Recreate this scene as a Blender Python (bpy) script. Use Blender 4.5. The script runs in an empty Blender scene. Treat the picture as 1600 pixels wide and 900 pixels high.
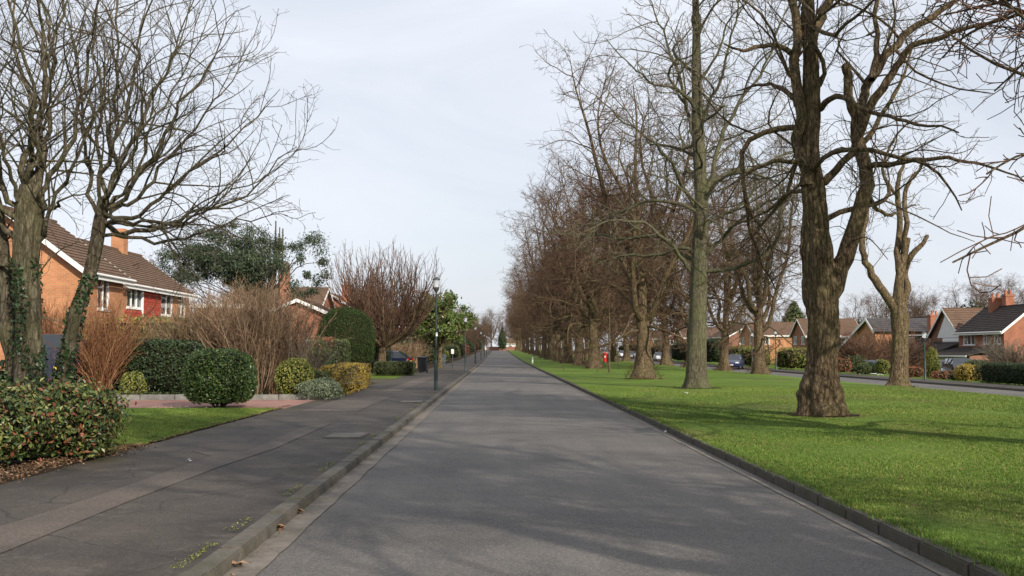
import bpy, math, random
import numpy as np
from mathutils import Vector, noise as mnoise
R = math.radians
rng = np.random.default_rng(7)
random.seed(7)
S = bpy.context.scene
COL = S.collection

# ---------------------------------------------------------------- camera, sky, sun, exposure
F = 1700.0            # focal length in pixels of a 1600 px wide frame
HC = 1.62
cam_d = bpy.data.cameras.new('camera')
cam_d.sensor_width = 36; cam_d.lens = 36 * F / 1600
cam_d.clip_start = .05; cam_d.clip_end = 6000
cam = bpy.data.objects.new('camera', cam_d); COL.objects.link(cam)
PITCH = math.atan(97 / F); YAW = math.atan(22 / F)
cam.location = (0, 0, HC); cam.rotation_euler = (R(90) + PITCH, 0, -YAW)
S.camera = cam
SUN_EL = R(27); SH = np.array([-.52, .854])      # direction in which shadows fall on the ground
SUN_AZ = math.atan2(-SH[0], -SH[1])              # compass angle of the sun from +Y towards +X
w = bpy.data.worlds.new('World'); S.world = w; w.use_nodes = True
nt = w.node_tree; nt.nodes.clear()
def N(nt, t, **k):
    n = nt.nodes.new(t)
    for a, b in k.items():
        if a == 'inp':
            for i, v in b.items(): n.inputs[i].default_value = v
        else: setattr(n, a, b)
    return n
L_ = lambda nt, a, b: nt.links.new(a, b)
def ramp(nt, fac, stops):
    r = N(nt, 'ShaderNodeValToRGB'); e = r.color_ramp.elements
    while len(e) < len(stops): e.new(.5)
    for q, (p, c) in zip(e, stops): q.position = p; q.color = tuple(c) + ((1,) if len(c) == 3 else ())
    L_(nt, fac, r.inputs[0]); return r.outputs[0]
sky = N(nt, 'ShaderNodeTexSky', sky_type='NISHITA', sun_disc=False, sun_elevation=SUN_EL, sun_rotation=SUN_AZ,
        air_density=1.0, dust_density=2.0, ozone_density=1.5)
tc = N(nt, 'ShaderNodeTexCoord'); mp = N(nt, 'ShaderNodeMapping'); mp.inputs['Scale'].default_value = (1, 1, 2.2)
L_(nt, tc.outputs['Generated'], mp.inputs[0])
nz = N(nt, 'ShaderNodeTexNoise', inp={'Scale': 2.6, 'Detail': 7, 'Roughness': .58, 'Distortion': .6}); L_(nt, mp.outputs[0], nz.inputs['Vector'])
cl = ramp(nt, nz.outputs[0], [(.36, (.70, .70, .70)), (.64, (.96, .96, .96))])
mx = N(nt, 'ShaderNodeMix', data_type='RGBA'); L_(nt, cl, mx.inputs['Factor'])
L_(nt, sky.outputs[0], mx.inputs['A']); mx.inputs['B'].default_value = (8.4, 8.8, 9.6, 1)
bg = N(nt, 'ShaderNodeBackground'); bg.inputs['Strength'].default_value = .1
wo = N(nt, 'ShaderNodeOutputWorld'); L_(nt, mx.outputs['Result'], bg.inputs[0]); L_(nt, bg.outputs[0], wo.inputs[0])
sun_d = bpy.data.lights.new('sun', 'SUN'); sun_d.energy = 5.0; sun_d.angle = R(.6); sun_d.color = (1, .91, .78)
sun = bpy.data.objects.new('sun', sun_d); COL.objects.link(sun)
sv = Vector((-SH[0] * math.cos(SUN_EL), -SH[1] * math.cos(SUN_EL), math.sin(SUN_EL)))
sun.rotation_euler = sv.to_track_quat('Z', 'Y').to_euler(); sun.location = sv * 50
S.view_settings.view_transform = 'Standard'; S.view_settings.look = 'None'
S.view_settings.exposure = .1; S.view_settings.gamma = 1
S.cycles.max_bounces = 5; S.cycles.diffuse_bounces = 2; S.cycles.glossy_bounces = 2; S.cycles.transmission_bounces = 2; S.cycles.transparent_max_bounces = 4

# ---------------------------------------------------------------- where pixels of the photograph lie in the place
_f = np.array([math.sin(YAW) * math.cos(PITCH), math.cos(YAW) * math.cos(PITCH), math.sin(PITCH)])
_r = np.array([math.cos(YAW), -math.sin(YAW), 0.]); _u = np.cross(_r, _f)
def W(px, py, d):
    v = _f + _r * (px - 800) / F + _u * (450 - py) / F
    return np.array([0, 0, HC]) + v * (d / v[1])
def zr(y):                                           # the road climbs a little far away
    t = np.clip((np.asarray(y, float) - 100) / 350, 0, 1); return 1.4 * t * t * (3 - 2 * t)
def gz(x, y):                                        # ground height of the place
    x = np.asarray(x, float)
    z = np.where(x < -2, .1, np.where(x < 3.4, 0, np.where(x < 12, .1, np.where(x < 19.4, .1 - .22 * (x - 12) / 7.4, np.where(x < 24.5, -.3, np.where(x < 26.6, -.19, np.maximum(-.2 - .7 * (x - 26.6) / 16, -.9)))))))
    return z + zr(y)

# ---------------------------------------------------------------- tagging
def tag(o, label=None, cat=None, group=None, kind=None):
    if label: o['label'] = label
    if cat: o['category'] = cat
    if group: o['group'] = group
    if kind: o['kind'] = kind
    return o
def empty(name, loc=(0, 0, 0), rz=0):
    o = bpy.data.objects.new(name, None); COL.objects.link(o); o.location = loc; o.rotation_euler = (0, 0, rz); o.empty_display_size = .3; return o
def link(name, me, parent=None, loc=None, rz=0):
    o = bpy.data.objects.new(name, me); COL.objects.link(o)
    if parent is not None: o.parent = parent
    if loc is not None: o.location = loc
    if rz: o.rotation_euler = (0, 0, rz)
    return o
def copy_tree(o, parent=None):
    c = o.copy(); COL.objects.link(c); c.parent = parent
    for ch in list(o.children): copy_tree(ch, c)
    return c

# ---------------------------------------------------------------- mesh helpers
def mesh_np(name, V, Q, mat, smooth=True, mi=None):
    me = bpy.data.meshes.new(name); V = np.asarray(V, np.float32).reshape(-1, 3); Q = np.asarray(Q, np.int32); k = Q.shape[1]
    me.vertices.add(len(V)); me.vertices.foreach_set('co', V.ravel())
    me.loops.add(Q.size); me.loops.foreach_set('vertex_index', Q.ravel())
    me.polygons.add(len(Q)); me.polygons.foreach_set('loop_start', np.arange(len(Q), dtype=np.int32) * k)
    me.polygons.foreach_set('use_smooth', np.full(len(Q), smooth))
    for m in (mat if isinstance(mat, (list, tuple)) else [mat]): me.materials.append(m)
    if mi is not None: me.polygons.foreach_set('material_index', np.asarray(mi, np.int32))
    me.update(calc_edges=True); return me
class MB:
    def __init__(s): s.v = []; s.f = []
    def face(s, *p):
        i = len(s.v); s.v += [tuple(map(float, q)) for q in p]; s.f.append(tuple(range(i, i + len(p))))
    def box(s, x0, y0, z0, x1, y1, z1):
        i = len(s.v); s.v += [(x0, y0, z0), (x1, y0, z0), (x1, y1, z0), (x0, y1, z0), (x0, y0, z1), (x1, y0, z1), (x1, y1, z1), (x0, y1, z1)]
        s.f += [tuple(i + k for k in q) for q in ((3, 2, 1, 0), (4, 5, 6, 7), (0, 1, 5, 4), (1, 2, 6, 5), (2, 3, 7, 6), (3, 0, 4, 7))]
    def lathe(s, prof, n=16, c=(0, 0)):
        i = len(s.v)
        for r, z in prof:
            for k in range(n): a = 2 * math.pi * k / n; s.v.append((c[0] + r * math.cos(a), c[1] + r * math.sin(a), z))
        for j in range(len(prof) - 1):
            for k in range(n): s.f.append((i + j * n + k, i + j * n + (k + 1) % n, i + (j + 1) * n + (k + 1) % n, i + (j + 1) * n + k))
        s.f.append(tuple(i + (len(prof) - 1) * n + k for k in range(n)))
    def prism(s, poly, ext):                          # poly: list of 3-D points, ext: vector
        n = len(poly); i = len(s.v); s.v += [tuple(p) for p in poly] + [tuple(np.add(p, ext)) for p in poly]
        s.f.append(tuple(range(i, i + n))); s.f.append(tuple(range(i + 2 * n - 1, i + n - 1, -1)))
        for k in range(n): s.f.append((i + k, i + n + k, i + n + (k + 1) % n, i + (k + 1) % n))
    def cyl(s, a, b, r, n=12, r2=None):
        a = Vector(a); b = Vector(b); t = (b - a).normalized(); u = t.orthogonal().normalized(); v = t.cross(u); i = len(s.v); r2 = r if r2 is None else r2
        for p, q in ((a, r), (b, r2)):
            for k in range(n): an = 2 * math.pi * k / n; s.v.append(tuple(p + (u * math.cos(an) + v * math.sin(an)) * q))
        for k in range(n): s.f.append((i + k, i + (k + 1) % n, i + n + (k + 1) % n, i + n + k))
        s.f.append(tuple(i + n - 1 - k for k in range(n))); s.f.append(tuple(i + n + k for k in range(n)))
    def mesh(s, name, mat, bevel=0, smooth=False):
        me = bpy.data.meshes.new(name); me.from_pydata(s.v, [], s.f)
        for m in (mat if isinstance(mat, (list, tuple)) else [mat]): me.materials.append(m)
        import bmesh
        b = bmesh.new(); b.from_mesh(me)
        if bevel: 
            bmesh.ops.remove_doubles(b, verts=b.verts, dist=1e-5)
            bmesh.ops.bevel(b, geom=b.edges[:], offset=bevel, segments=2, affect='EDGES', clamp_overlap=True)
        bmesh.ops.recalc_face_normals(b, faces=b.faces); b.to_mesh(me); b.free()
        if smooth: me.polygons.foreach_set('use_smooth', [True] * len(me.polygons)); me.set_sharp_from_angle(angle=R(40))
        me.update(); return me
    def build(s, name, mat, parent=None, bevel=0, smooth=False, loc=None, rz=0):
        return link(name, s.mesh(name, mat, bevel, smooth), parent, loc, rz)

# ---------------------------------------------------------------- materials
def mat(name, fn, rough=.85, spec=.3):
    m = bpy.data.materials.new(name); m.use_nodes = True; nt = m.node_tree; nt.nodes.clear()
    b = N(nt, 'ShaderNodeBsdfPrincipled'); b.inputs['Roughness'].default_value = rough; b.inputs['Specular IOR Level'].default_value = spec
    o = N(nt, 'ShaderNodeOutputMaterial'); L_(nt, b.outputs[0], o.inputs[0]); fn(nt, b); return m
def coords(nt, kind='Object', scale=(1, 1, 1)):
    t = N(nt, 'ShaderNodeTexCoord') if kind != 'Position' else N(nt, 'ShaderNodeNewGeometry')
    m = N(nt, 'ShaderNodeMapping'); m.inputs['Scale'].default_value = scale
    L_(nt, t.outputs[kind], m.inputs[0]); return m.outputs[0]
def noise(nt, vec, scale, detail=4, rough=.55, dist=0):
    n = N(nt, 'ShaderNodeTexNoise', inp={'Scale': scale, 'Detail': detail, 'Roughness': rough, 'Distortion': dist}); L_(nt, vec, n.inputs['Vector']); return n.outputs[0]
def mixc(nt, fac, a, b, mode='MIX'):
    m = N(nt, 'ShaderNodeMix', data_type='RGBA', blend_type=mode)
    for s, v in (('Factor', fac), ('A', a), ('B', b)):
        if isinstance(v, (int, float)): m.inputs[s].default_value = v
        elif isinstance(v, tuple): m.inputs[s].default_value = tuple(v) + (1,) if len(v) == 3 else v
        else: L_(nt, v, m.inputs[s])
    return m.outputs['Result']
def bump(nt, b, h, strength=.5, dist=.02):
    n = N(nt, 'ShaderNodeBump', inp={'Strength': strength, 'Distance': dist}); L_(nt, h, n.inputs['Height']); L_(nt, n.outputs[0], b.inputs['Normal'])
def g3(v, k=(1, 1, 1)): return tuple(v * q for q in k)
def plain(name, c, rough=.6, metal=0, var=.12, spec=.4, sc=6):
    def fn(nt, b):
        v = coords(nt); n = noise(nt, v, sc, 4)
        L_(nt, ramp(nt, n, [(.3, g3(1 - var, c)), (.7, g3(1 + var, c))]), b.inputs['Base Color']); b.inputs['Metallic'].default_value = metal
    return mat(name, fn, rough, spec)
def asphalt(name, dark, light, tint, kind):
    def fn(nt, b):
        v = coords(nt, 'Position'); vs = coords(nt, 'Position', (1, .06, 1)); vx = coords(nt, 'Position', (.35, 1, 1))
        base = ramp(nt, noise(nt, vs, 1.6, 5, .6), [(.3, dark), (.7, light)])
        big = ramp(nt, noise(nt, vx, .55, 4, .6, .5), [(.33, (.70, .69, .69)), (.67, (1.18, 1.15, 1.12))])
        c = mixc(nt, 1, base, big, 'MULTIPLY')
        sp = N(nt, 'ShaderNodeTexVoronoi', inp={'Scale': 75.}); L_(nt, v, sp.inputs['Vector'])
        c = mixc(nt, 1, c, ramp(nt, sp.outputs['Color'], [(0, (.6, .6, .6)), (.6, (1, 1, 1)), (1, (1.75, 1.68, 1.6))]), 'MULTIPLY')
        c = mixc(nt, ramp(nt, noise(nt, v, 34, 6, .75), [(.45, (0, 0, 0)), (.75, (.55, .55, .55))]), c, tint)
        if kind == 'path':
            geo = N(nt, 'ShaderNodeNewGeometry'); sx = N(nt, 'ShaderNodeSeparateXYZ'); L_(nt, geo.outputs['Position'], sx.inputs[0])
            # brown grime along both edges, moss spots
            e = N(nt, 'ShaderNodeMapRange', inp={1: -3.1, 2: -2.25, 3: 0, 4: 1}); L_(nt, sx.outputs[0], e.inputs[0])
            m1 = N(nt, 'ShaderNodeMath', operation='MULTIPLY'); L_(nt, e.outputs[0], m1.inputs[0]); L_(nt, ramp(nt, noise(nt, v, 1.4, 6, .7), [(.42, (0, 0, 0)), (.6, (1, 1, 1))]), m1.inputs[1])
            c = mixc(nt, m1.outputs[0], c, (.03, .024, .018))
            e2 = N(nt, 'ShaderNodeMapRange', inp={1: -4.9, 2: -5.65, 3: 0, 4: 1}); L_(nt, sx.outputs[0], e2.inputs[0])
            m2 = N(nt, 'ShaderNodeMath', operation='MULTIPLY'); L_(nt, e2.outputs[0], m2.inputs[0]); L_(nt, ramp(nt, noise(nt, v, .8, 6, .65), [(.46, (0, 0, 0)), (.62, (.9, .9, .9))]), m2.inputs[1])
            c = mixc(nt, m2.outputs[0], c, (.065, .055, .012))
            c = mixc(nt, ramp(nt, noise(nt, v, .9, 5, .6, 1), [(.54, (0, 0, 0)), (.68, (.85, .85, .85))]), c, (.036, .029, .022))
            c = mixc(nt, ramp(nt, noise(nt, v, 2.3, 6, .7, .6), [(.55, (0, 0, 0)), (.7, (.6, .6, .6))]), c, (.13, .11, .09))
            cr = N(nt, 'ShaderNodeTexVoronoi', feature='DISTANCE_TO_EDGE', inp={'Scale': .55}); L_(nt, mixv(nt, v, .35), cr.inputs['Vector'])
            c = mixc(nt, ramp(nt, cr.outputs['Distance'], [(0, (.7, .7, .7)), (.012, (0, 0, 0))]), c, (.02, .018, .015))
        else:
            cr = N(nt, 'ShaderNodeTexVoronoi', feature='DISTANCE_TO_EDGE', inp={'Scale': .16}); L_(nt, mixv(nt, v, 1.2), cr.inputs['Vector'])
            c = mixc(nt, ramp(nt, cr.outputs['Distance'], [(0, (.35, .35, .35)), (.004, (0, 0, 0))]), c, (.045, .043, .04))
        L_(nt, c, b.inputs['Base Color']); bump(nt, b, sp.outputs['Distance'], .35, .006)
    return mat(name, fn, .8, .35)
def mixv(nt, v, amt):
    n = N(nt, 'ShaderNodeTexNoise', inp={'Scale': 1.3, 'Detail': 3}); L_(nt, v, n.inputs['Vector'])
    a = N(nt, 'ShaderNodeVectorMath', operation='MULTIPLY_ADD'); L_(nt, n.outputs['Color'], a.inputs[0]); a.inputs[1].default_value = (amt,) * 3; L_(nt, v, a.inputs[2]); return a.outputs[0]
M = {}
M['road'] = asphalt('road_asphalt', (.098, .092, .086), (.138, .129, .119), (.155, .145, .13), 'road')
M['path'] = asphalt('path_asphalt', (.052, .044, .037), (.080, .067, .056), (.11, .092, .074), 'path')
M['patch'] = asphalt('patch_asphalt', (.082, .066, .054), (.118, .096, .08), (.15, .13, .11), 'patch')
def f_conc(c, moss):
    def fn(nt, b):
        v = coords(nt, 'Position'); n = noise(nt, v, 5, 8, .7)
        col = ramp(nt, n, [(.3, g3(.65, c)), (.7, g3(1.2, c))])
        col = mixc(nt, ramp(nt, noise(nt, v, 1.7, 6, .7), [(.45, (0, 0, 0)), (.62, (moss, moss, moss))]), col, (.05, .05, .02))
        col = mixc(nt, 1, col, ramp(nt, noise(nt, v, 90, 2), [(.3, (.75, .75, .75)), (.7, (1.2, 1.2, 1.2))]), 'MULTIPLY')
        L_(nt, col, b.inputs['Base Color']); bump(nt, b, n, .4, .02)
    return fn
M['kerb'] = mat('kerb_concrete', f_conc((.13, .115, .095), .55))
M['kerb_dark'] = mat('dark_kerb_concrete', f_conc((.075, .065, .052), .5))
M['channel'] = mat('channel_concrete', f_conc((.20, .172, .145), .4))
M['edging'] = mat('edging_concrete', f_conc((.24, .235, .22), .35))
M['cover'] = mat('cover_concrete', f_conc((.19, .17, .145), .3))
def f_grass(k=1.):
    def fn(nt, b):
        v = coords(nt, 'Position'); vf = coords(nt, 'Position', (1, .35, 1))
        c = ramp(nt, noise(nt, v, .22, 5, .62, .6), [(.3, g3(k, (.072, .125, .016))), (.5, g3(k, (.105, .172, .022))), (.7, g3(k, (.142, .208, .032)))])
        c = mixc(nt, 1, c, ramp(nt, noise(nt, v, 22, 6, .75), [(.3, (.5, .52, .5)), (.7, (1.35, 1.3, 1.2))]), 'MULTIPLY')
        c = mixc(nt, ramp(nt, noise(nt, vf, .45, 5, .6), [(.53, (0, 0, 0)), (.72, (.7, .7, .7))]), c, (.12, .105, .045))
        L_(nt, c, b.inputs['Base Color']); bump(nt, b, noise(nt, v, 60, 4, .8), .5, .03)
    return fn
M['grass'] = mat('grass_turf', f_grass(), .9, .15)
def f_blade(nt, b):
    v = coords(nt, 'Position'); g = N(nt, 'ShaderNodeNewGeometry')
    c = ramp(nt, g.outputs['Random Per Island'], [(0, (.062, .125, .012)), (.45, (.105, .19, .020)), (.85, (.155, .24, .032)), (1, (.28, .24, .10))])
    c = mixc(nt, 1, c, ramp(nt, noise(nt, v, .3, 5, .65, .6), [(.3, (.66, .76, .7)), (.7, (1.2, 1.1, 1.15))]), 'MULTIPLY')
    vf = coords(nt, 'Position', (1, .35, 1)); c = mixc(nt, ramp(nt, noise(nt, vf, .45, 5, .6), [(.53, (0, 0, 0)), (.72, (.6, .6, .6))]), c, (.15, .13, .055))
    L_(nt, c, b.inputs['Base Color'])
M['blade'] = mat('grass_blade', f_blade, .6, .25)
def f_soil(nt, b):
    v = coords(nt, 'Position'); c = ramp(nt, noise(nt, v, 3, 8, .7), [(.3, (.025, .018, .012)), (.7, (.075, .052, .034))])
    L_(nt, c, b.inputs['Base Color']); bump(nt, b, noise(nt, v, 25, 6, .7), .8, .04)
M['soil'] = mat('garden_soil', f_soil, .95, .1)
def f_far(nt, b):
    v = coords(nt, 'Position'); c = ramp(nt, noise(nt, v, .03, 6, .6), [(.35, (.035, .05, .015)), (.6, (.07, .06, .035))])
    L_(nt, c, b.inputs['Base Color'])
M['far'] = mat('distant_ground', f_far, .95, .1)
def f_drive(nt, b):
    v = coords(nt, 'Position'); br = N(nt, 'ShaderNodeTexBrick', inp={'Scale': 1., 'Brick Width': .2, 'Row Height': .1, 'Mortar Size': .006, 'Color1': (.36, .20, .16, 1), 'Color2': (.30, .165, .135, 1), 'Mortar': (.12, .09, .075, 1)})
    L_(nt, v, br.inputs['Vector']); c = mixc(nt, 1, br.outputs[0], ramp(nt, noise(nt, v, 1.2, 5), [(.3, (.8, .8, .8)), (.7, (1.15, 1.1, 1.1))]), 'MULTIPLY')
    L_(nt, c, b.inputs['Base Color']); bump(nt, b, br.outputs['Fac'], -.4, .01)
M['drive'] = mat('pink_block_paving', f_drive, .85, .3)
def f_brick(c1, c2, mort, var=.2):
    def fn(nt, b):
        t = N(nt, 'ShaderNodeTexCoord'); s = N(nt, 'ShaderNodeSeparateXYZ'); L_(nt, t.outputs['Object'], s.inputs[0])
        ad = N(nt, 'ShaderNodeMath', operation='ADD'); L_(nt, s.outputs[0], ad.inputs[0]); L_(nt, s.outputs[1], ad.inputs[1])
        cb = N(nt, 'ShaderNodeCombineXYZ'); L_(nt, ad.outputs[0], cb.inputs[0]); L_(nt, s.outputs[2], cb.inputs[1])
        br = N(nt, 'ShaderNodeTexBrick', inp={'Scale': 1., 'Brick Width': .225, 'Row Height': .075, 'Mortar Size': .008, 'Bias': 0., 'Color1': c1 + (1,), 'Color2': c2 + (1,), 'Mortar': mort + (1,)})
        L_(nt, cb.outputs[0], br.inputs['Vector'])
        c = mixc(nt, 1, br.outputs[0], ramp(nt, noise(nt, t.outputs['Object'], 1.1, 6, .6), [(.3, g3(1 - var, (1, 1, 1))), (.7, g3(1 + var, (1, 1, 1)))]), 'MULTIPLY')
        L_(nt, c, b.inputs['Base Color']); bump(nt, b, br.outputs['Fac'], -.5, .01)
    return fn
M['brick_orange'] = mat('orange_brick', f_brick((.50, .215, .095), (.40, .165, .075), (.38, .27, .18)), .9, .2)
M['brick_red'] = mat('red_brick', f_brick((.36, .12, .065), (.28, .09, .05), (.30, .22, .17)), .9, .2)
M['brick_brown'] = mat('brown_brick', f_brick((.27, .115, .07), (.21, .085, .055), (.26, .2, .16)), .9, .2)
def f_tile(c1, c2, lichen=.4, cw=.3):
    def fn(nt, b):
        t = N(nt, 'ShaderNodeTexCoord'); s = N(nt, 'ShaderNodeSeparateXYZ'); L_(nt, t.outputs['Object'], s.inputs[0])
        ad = N(nt, 'ShaderNodeMath', operation='ADD'); L_(nt, s.outputs[0], ad.inputs[0]); L_(nt, s.outputs[1], ad.inputs[1])
        cb = N(nt, 'ShaderNodeCombineXYZ'); L_(nt, ad.outputs[0], cb.inputs[0]); L_(nt, s.outputs[2], cb.inputs[1])
        br = N(nt, 'ShaderNodeTexBrick', inp={'Scale': 1., 'Brick Width': cw, 'Row Height': .13, 'Mortar Size': .006, 'Color1': c1 + (1,), 'Color2': c2 + (1,), 'Mortar': g3(.45, c2) + (1,)})
        L_(nt, cb.outputs[0], br.inputs['Vector'])
        c = mixc(nt, ramp(nt, noise(nt, t.outputs['Object'], 1.6, 7, .7), [(.48, (0, 0, 0)), (.7, (lichen,) * 3)]), br.outputs[0], (.16, .145, .10))
        c = mixc(nt, 1, c, ramp(nt, noise(nt, t.outputs['Object'], 14, 3, .7), [(.3, (.7, .7, .7)), (.7, (1.25, 1.2, 1.2))]), 'MULTIPLY')
        L_(nt, c, b.inputs['Base Color'])
    return fn
M['tile_brown'] = mat('brown_roof_tile', f_tile((.17, .105, .07), (.12, .078, .055)), .9, .2)
M['tile_grey'] = mat('grey_roof_tile', f_tile((.085, .08, .085), (.06, .058, .062), .25), .85, .25)
M['tile_dark'] = mat('dark_roof_tile', f_tile((.07, .055, .048), (.05, .042, .04), .3), .9, .2)
M['tile_orange'] = mat('orange_roof_tile', f_tile((.26, .115, .07), (.2, .09, .06), .3), .9, .2)
M['tile_hung'] = mat('red_hung_tile', f_tile((.48, .085, .05), (.36, .055, .035), .05, .17), .8, .3)
M['white'] = plain('white_paint', (.8, .8, .78), .5, var=.05)
M['render'] = plain('white_render', (.66, .65, .62), .9, var=.08, sc=2)
M['black_timber'] = plain('black_timber', (.02, .02, .02), .7)
M['garage'] = plain('orange_timber', (.32, .10, .035), .5, var=.2)
def f_glass(nt, b):
    L_(nt, ramp(nt, noise(nt, coords(nt), 1.5, 3), [(.35, (.012, .014, .017)), (.7, (.06, .065, .07))]), b.inputs['Base Color'])
M['pane'] = mat('window_pane', f_glass, .06, .7)
M['curtain'] = plain('net_curtain', (.45, .46, .46), .9)
M['pot'] = plain('terracotta', (.38, .14, .07), .8)
M['lead'] = plain('lead_flashing', (.4, .42, .45), .5)
def f_bark(c1, c2, c3, sc=1.8, green=(.10, .11, .035), gamt=.5):
    def fn(nt, b):
        v = coords(nt, 'Object', (5 * sc, 5 * sc, .8 * sc)); vo = coords(nt)
        n = noise(nt, v, 2.2, 8, .7, .8)
        c = ramp(nt, n, [(.36, c1), (.5, c2), (.62, c3)])
        vo2 = N(nt, 'ShaderNodeTexVoronoi', feature='DISTANCE_TO_EDGE', inp={'Scale': 5.5 * sc}); mv = N(nt, 'ShaderNodeMapping'); mv.inputs['Scale'].default_value = (1, 1, .38); L_(nt, mixv(nt, vo, .12), mv.inputs[0]); L_(nt, mv.outputs[0], vo2.inputs['Vector'])
        c = mixc(nt, ramp(nt, vo2.outputs['Distance'], [(0, (.75, .75, .75)), (.12, (0, 0, 0))]), c, c1)
        c = mixc(nt, ramp(nt, noise(nt, vo, 1.1, 5, .6), [(.42, (0, 0, 0)), (.68, (gamt,) * 3)]), c, green)
        c = mixc(nt, 1, c, ramp(nt, noise(nt, vo, 26, 5, .7), [(.3, (.62, .6, .6)), (.7, (1.3, 1.3, 1.25))]), 'MULTIPLY')
        L_(nt, c, b.inputs['Base Color']); bump(nt, b, n, 1., .05)
    return fn
M['bark_brown'] = mat('brown_bark', f_bark((.034, .022, .014), (.13, .094, .06), (.25, .19, .12), gamt=.3), .95, .1)
M['bark_green'] = mat('green_grey_bark', f_bark((.045, .038, .025), (.108, .098, .066), (.165, .152, .105), green=(.11, .125, .055), gamt=.6), .95, .1)
M['bark_grey'] = mat('grey_bark', f_bark((.04, .032, .022), (.12, .10, .07), (.22, .195, .145), 1.6, green=(.09, .10, .04), gamt=.5), .95, .1)
def f_twig(a, c, dd):
    def fn(nt, b):
        g = N(nt, 'ShaderNodeNewGeometry'); L_(nt, ramp(nt, g.outputs['Random Per Island'], [(0, a), (.5, c), (1, dd)]), b.inputs['Base Color'])
    return fn
M['twig_red'] = mat('red_brown_twig', f_twig((.075, .042, .03), (.12, .066, .045), (.16, .10, .065)), .8, .2)
M['twig_brown'] = mat('brown_twig', f_twig((.07, .055, .038), (.13, .105, .07), (.20, .17, .115)), .8, .2)
M['twig_grey'] = mat('grey_twig', f_twig((.075, .06, .045), (.13, .11, .085), (.19, .165, .13)), .8, .2)
M['twig_tan'] = mat('tan_stem', f_twig((.11, .068, .04), (.21, .135, .08), (.38, .28, .19)), .8, .2)
M['twig_orange'] = mat('orange_stem', f_twig((.13, .058, .026), (.23, .108, .05), (.33, .18, .10)), .8, .2)
M['twig_olive'] = mat('olive_stem', f_twig((.09, .07, .03), (.17, .13, .06), (.25, .20, .11)), .8, .2)
M['burr'] = mat('red_burr_bark', f_bark((.04, .02, .014), (.12, .06, .042), (.19, .11, .08), 1.6, gamt=.1), .95, .1)
def leafmat(name, stops, rough=.45, spec=.4):
    def fn(nt, b):
        g = N(nt, 'ShaderNodeNewGeometry'); L_(nt, ramp(nt, g.outputs['Random Per Island'], stops), b.inputs['Base Color'])
        b.inputs['Subsurface Weight'].default_value = 0
    return mat(name, fn, rough, spec)
M['leaf_laurel'] = leafmat('laurel_leaf', [(0, (.02, .045, .012)), (.5, (.045, .085, .022)), (.85, (.085, .13, .035)), (1, (.17, .17, .05))], .35)
M['leaf_dark'] = leafmat('dark_leaf', [(0, (.012, .026, .010)), (.6, (.026, .048, .016)), (1, (.05, .08, .025))], .5)
M['leaf_ivy'] = leafmat('ivy_leaf', [(0, (.012, .028, .010)), (.6, (.03, .06, .02)), (1, (.07, .11, .04))], .35)
M['leaf_yew'] = leafmat('yew_leaf', [(0, (.018, .036, .010)), (.7, (.035, .06, .016)), (1, (.06, .09, .025))], .8, .15)
M['leaf_photinia'] = leafmat('photinia_leaf', [(0, (.022, .045, .014)), (.35, (.06, .095, .028)), (.62, (.14, .17, .045)), (.78, (.27, .27, .09)), (.85, (.09, .10, .03)), (.89, (.17, .05, .025)), (1, (.24, .09, .045))], .4)
M['leaf_gold'] = leafmat('golden_leaf', [(0, (.16, .12, .02)), (.5, (.34, .24, .04)), (1, (.45, .32, .07))], .55)
M['leaf_olive'] = leafmat('olive_leaf', [(0, (.03, .045, .014)), (.5, (.065, .09, .027)), (1, (.13, .15, .05))], .5)
M['leaf_yellowgreen'] = leafmat('yellow_green_leaf', [(0, (.06, .085, .015)), (.5, (.15, .17, .03)), (1, (.30, .28, .06))], .5)
M['leaf_silver'] = leafmat('silver_green_leaf', [(0, (.08, .11, .065)), (.5, (.14, .18, .11)), (1, (.22, .25, .15))], .6)
M['leaf_magnolia'] = leafmat('magnolia_leaf', [(0, (.035, .065, .014)), (.5, (.08, .125, .025)), (.9, (.15, .19, .045)), (1, (.2, .13, .05))], .35)
M['leaf_pine'] = leafmat('blue_green_leaf', [(0, (.022, .036, .020)), (.5, (.045, .068, .034)), (1, (.09, .115, .06))], .5)
M['leaf_copper'] = leafmat('copper_leaf', [(0, (.12, .045, .025)), (.5, (.22, .085, .045)), (1, (.3, .14, .08))], .8)
M['leaf_dead'] = leafmat('dead_leaf', [(0, (.07, .038, .02)), (.5, (.17, .095, .05)), (1, (.30, .19, .11))], .85)
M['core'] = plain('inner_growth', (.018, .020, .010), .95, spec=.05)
M['post_green'] = plain('dark_green_paint', (.022, .045, .038), .45)
M['post_grey'] = plain('grey_lamp_paint', (.05, .055, .055), .45)
def f_lglass(nt, b):
    b.inputs['Base Color'].default_value = (.85, .87, .88, 1); b.inputs['Transmission Weight'].default_value = .6; b.inputs['Alpha'].default_value = .85
M['lantern'] = mat('lantern_glass', f_lglass, .25, .5)
M['bin'] = plain('dark_grey_plastic', (.025, .028, .032), .5)
M['bin_blue'] = plain('blue_grey_plastic', (.05, .075, .10), .5)
M['red'] = plain('red_paint', (.55, .02, .015), .35)
M['yellow'] = plain('yellow_plate', (.75, .5, .03), .5, var=.02)
M['tyre'] = plain('tyre_rubber', (.02, .02, .02), .9)
M['rim'] = plain('alloy', (.55, .56, .58), .3, metal=.8)
M['lamp_red'] = plain('red_lens', (.5, .015, .012), .2)
M['lamp_clear'] = plain('clear_lens', (.75, .77, .8), .15)
def carpaint(n, c): return plain(n, c, .22, var=.03, spec=.6)
M['car_navy'] = carpaint('navy_paint', (.008, .012, .03)); M['car_blue'] = carpaint('blue_paint', (.014, .02, .075)); M['car_white'] = carpaint('white_car_paint', (.75, .76, .77))
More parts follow.
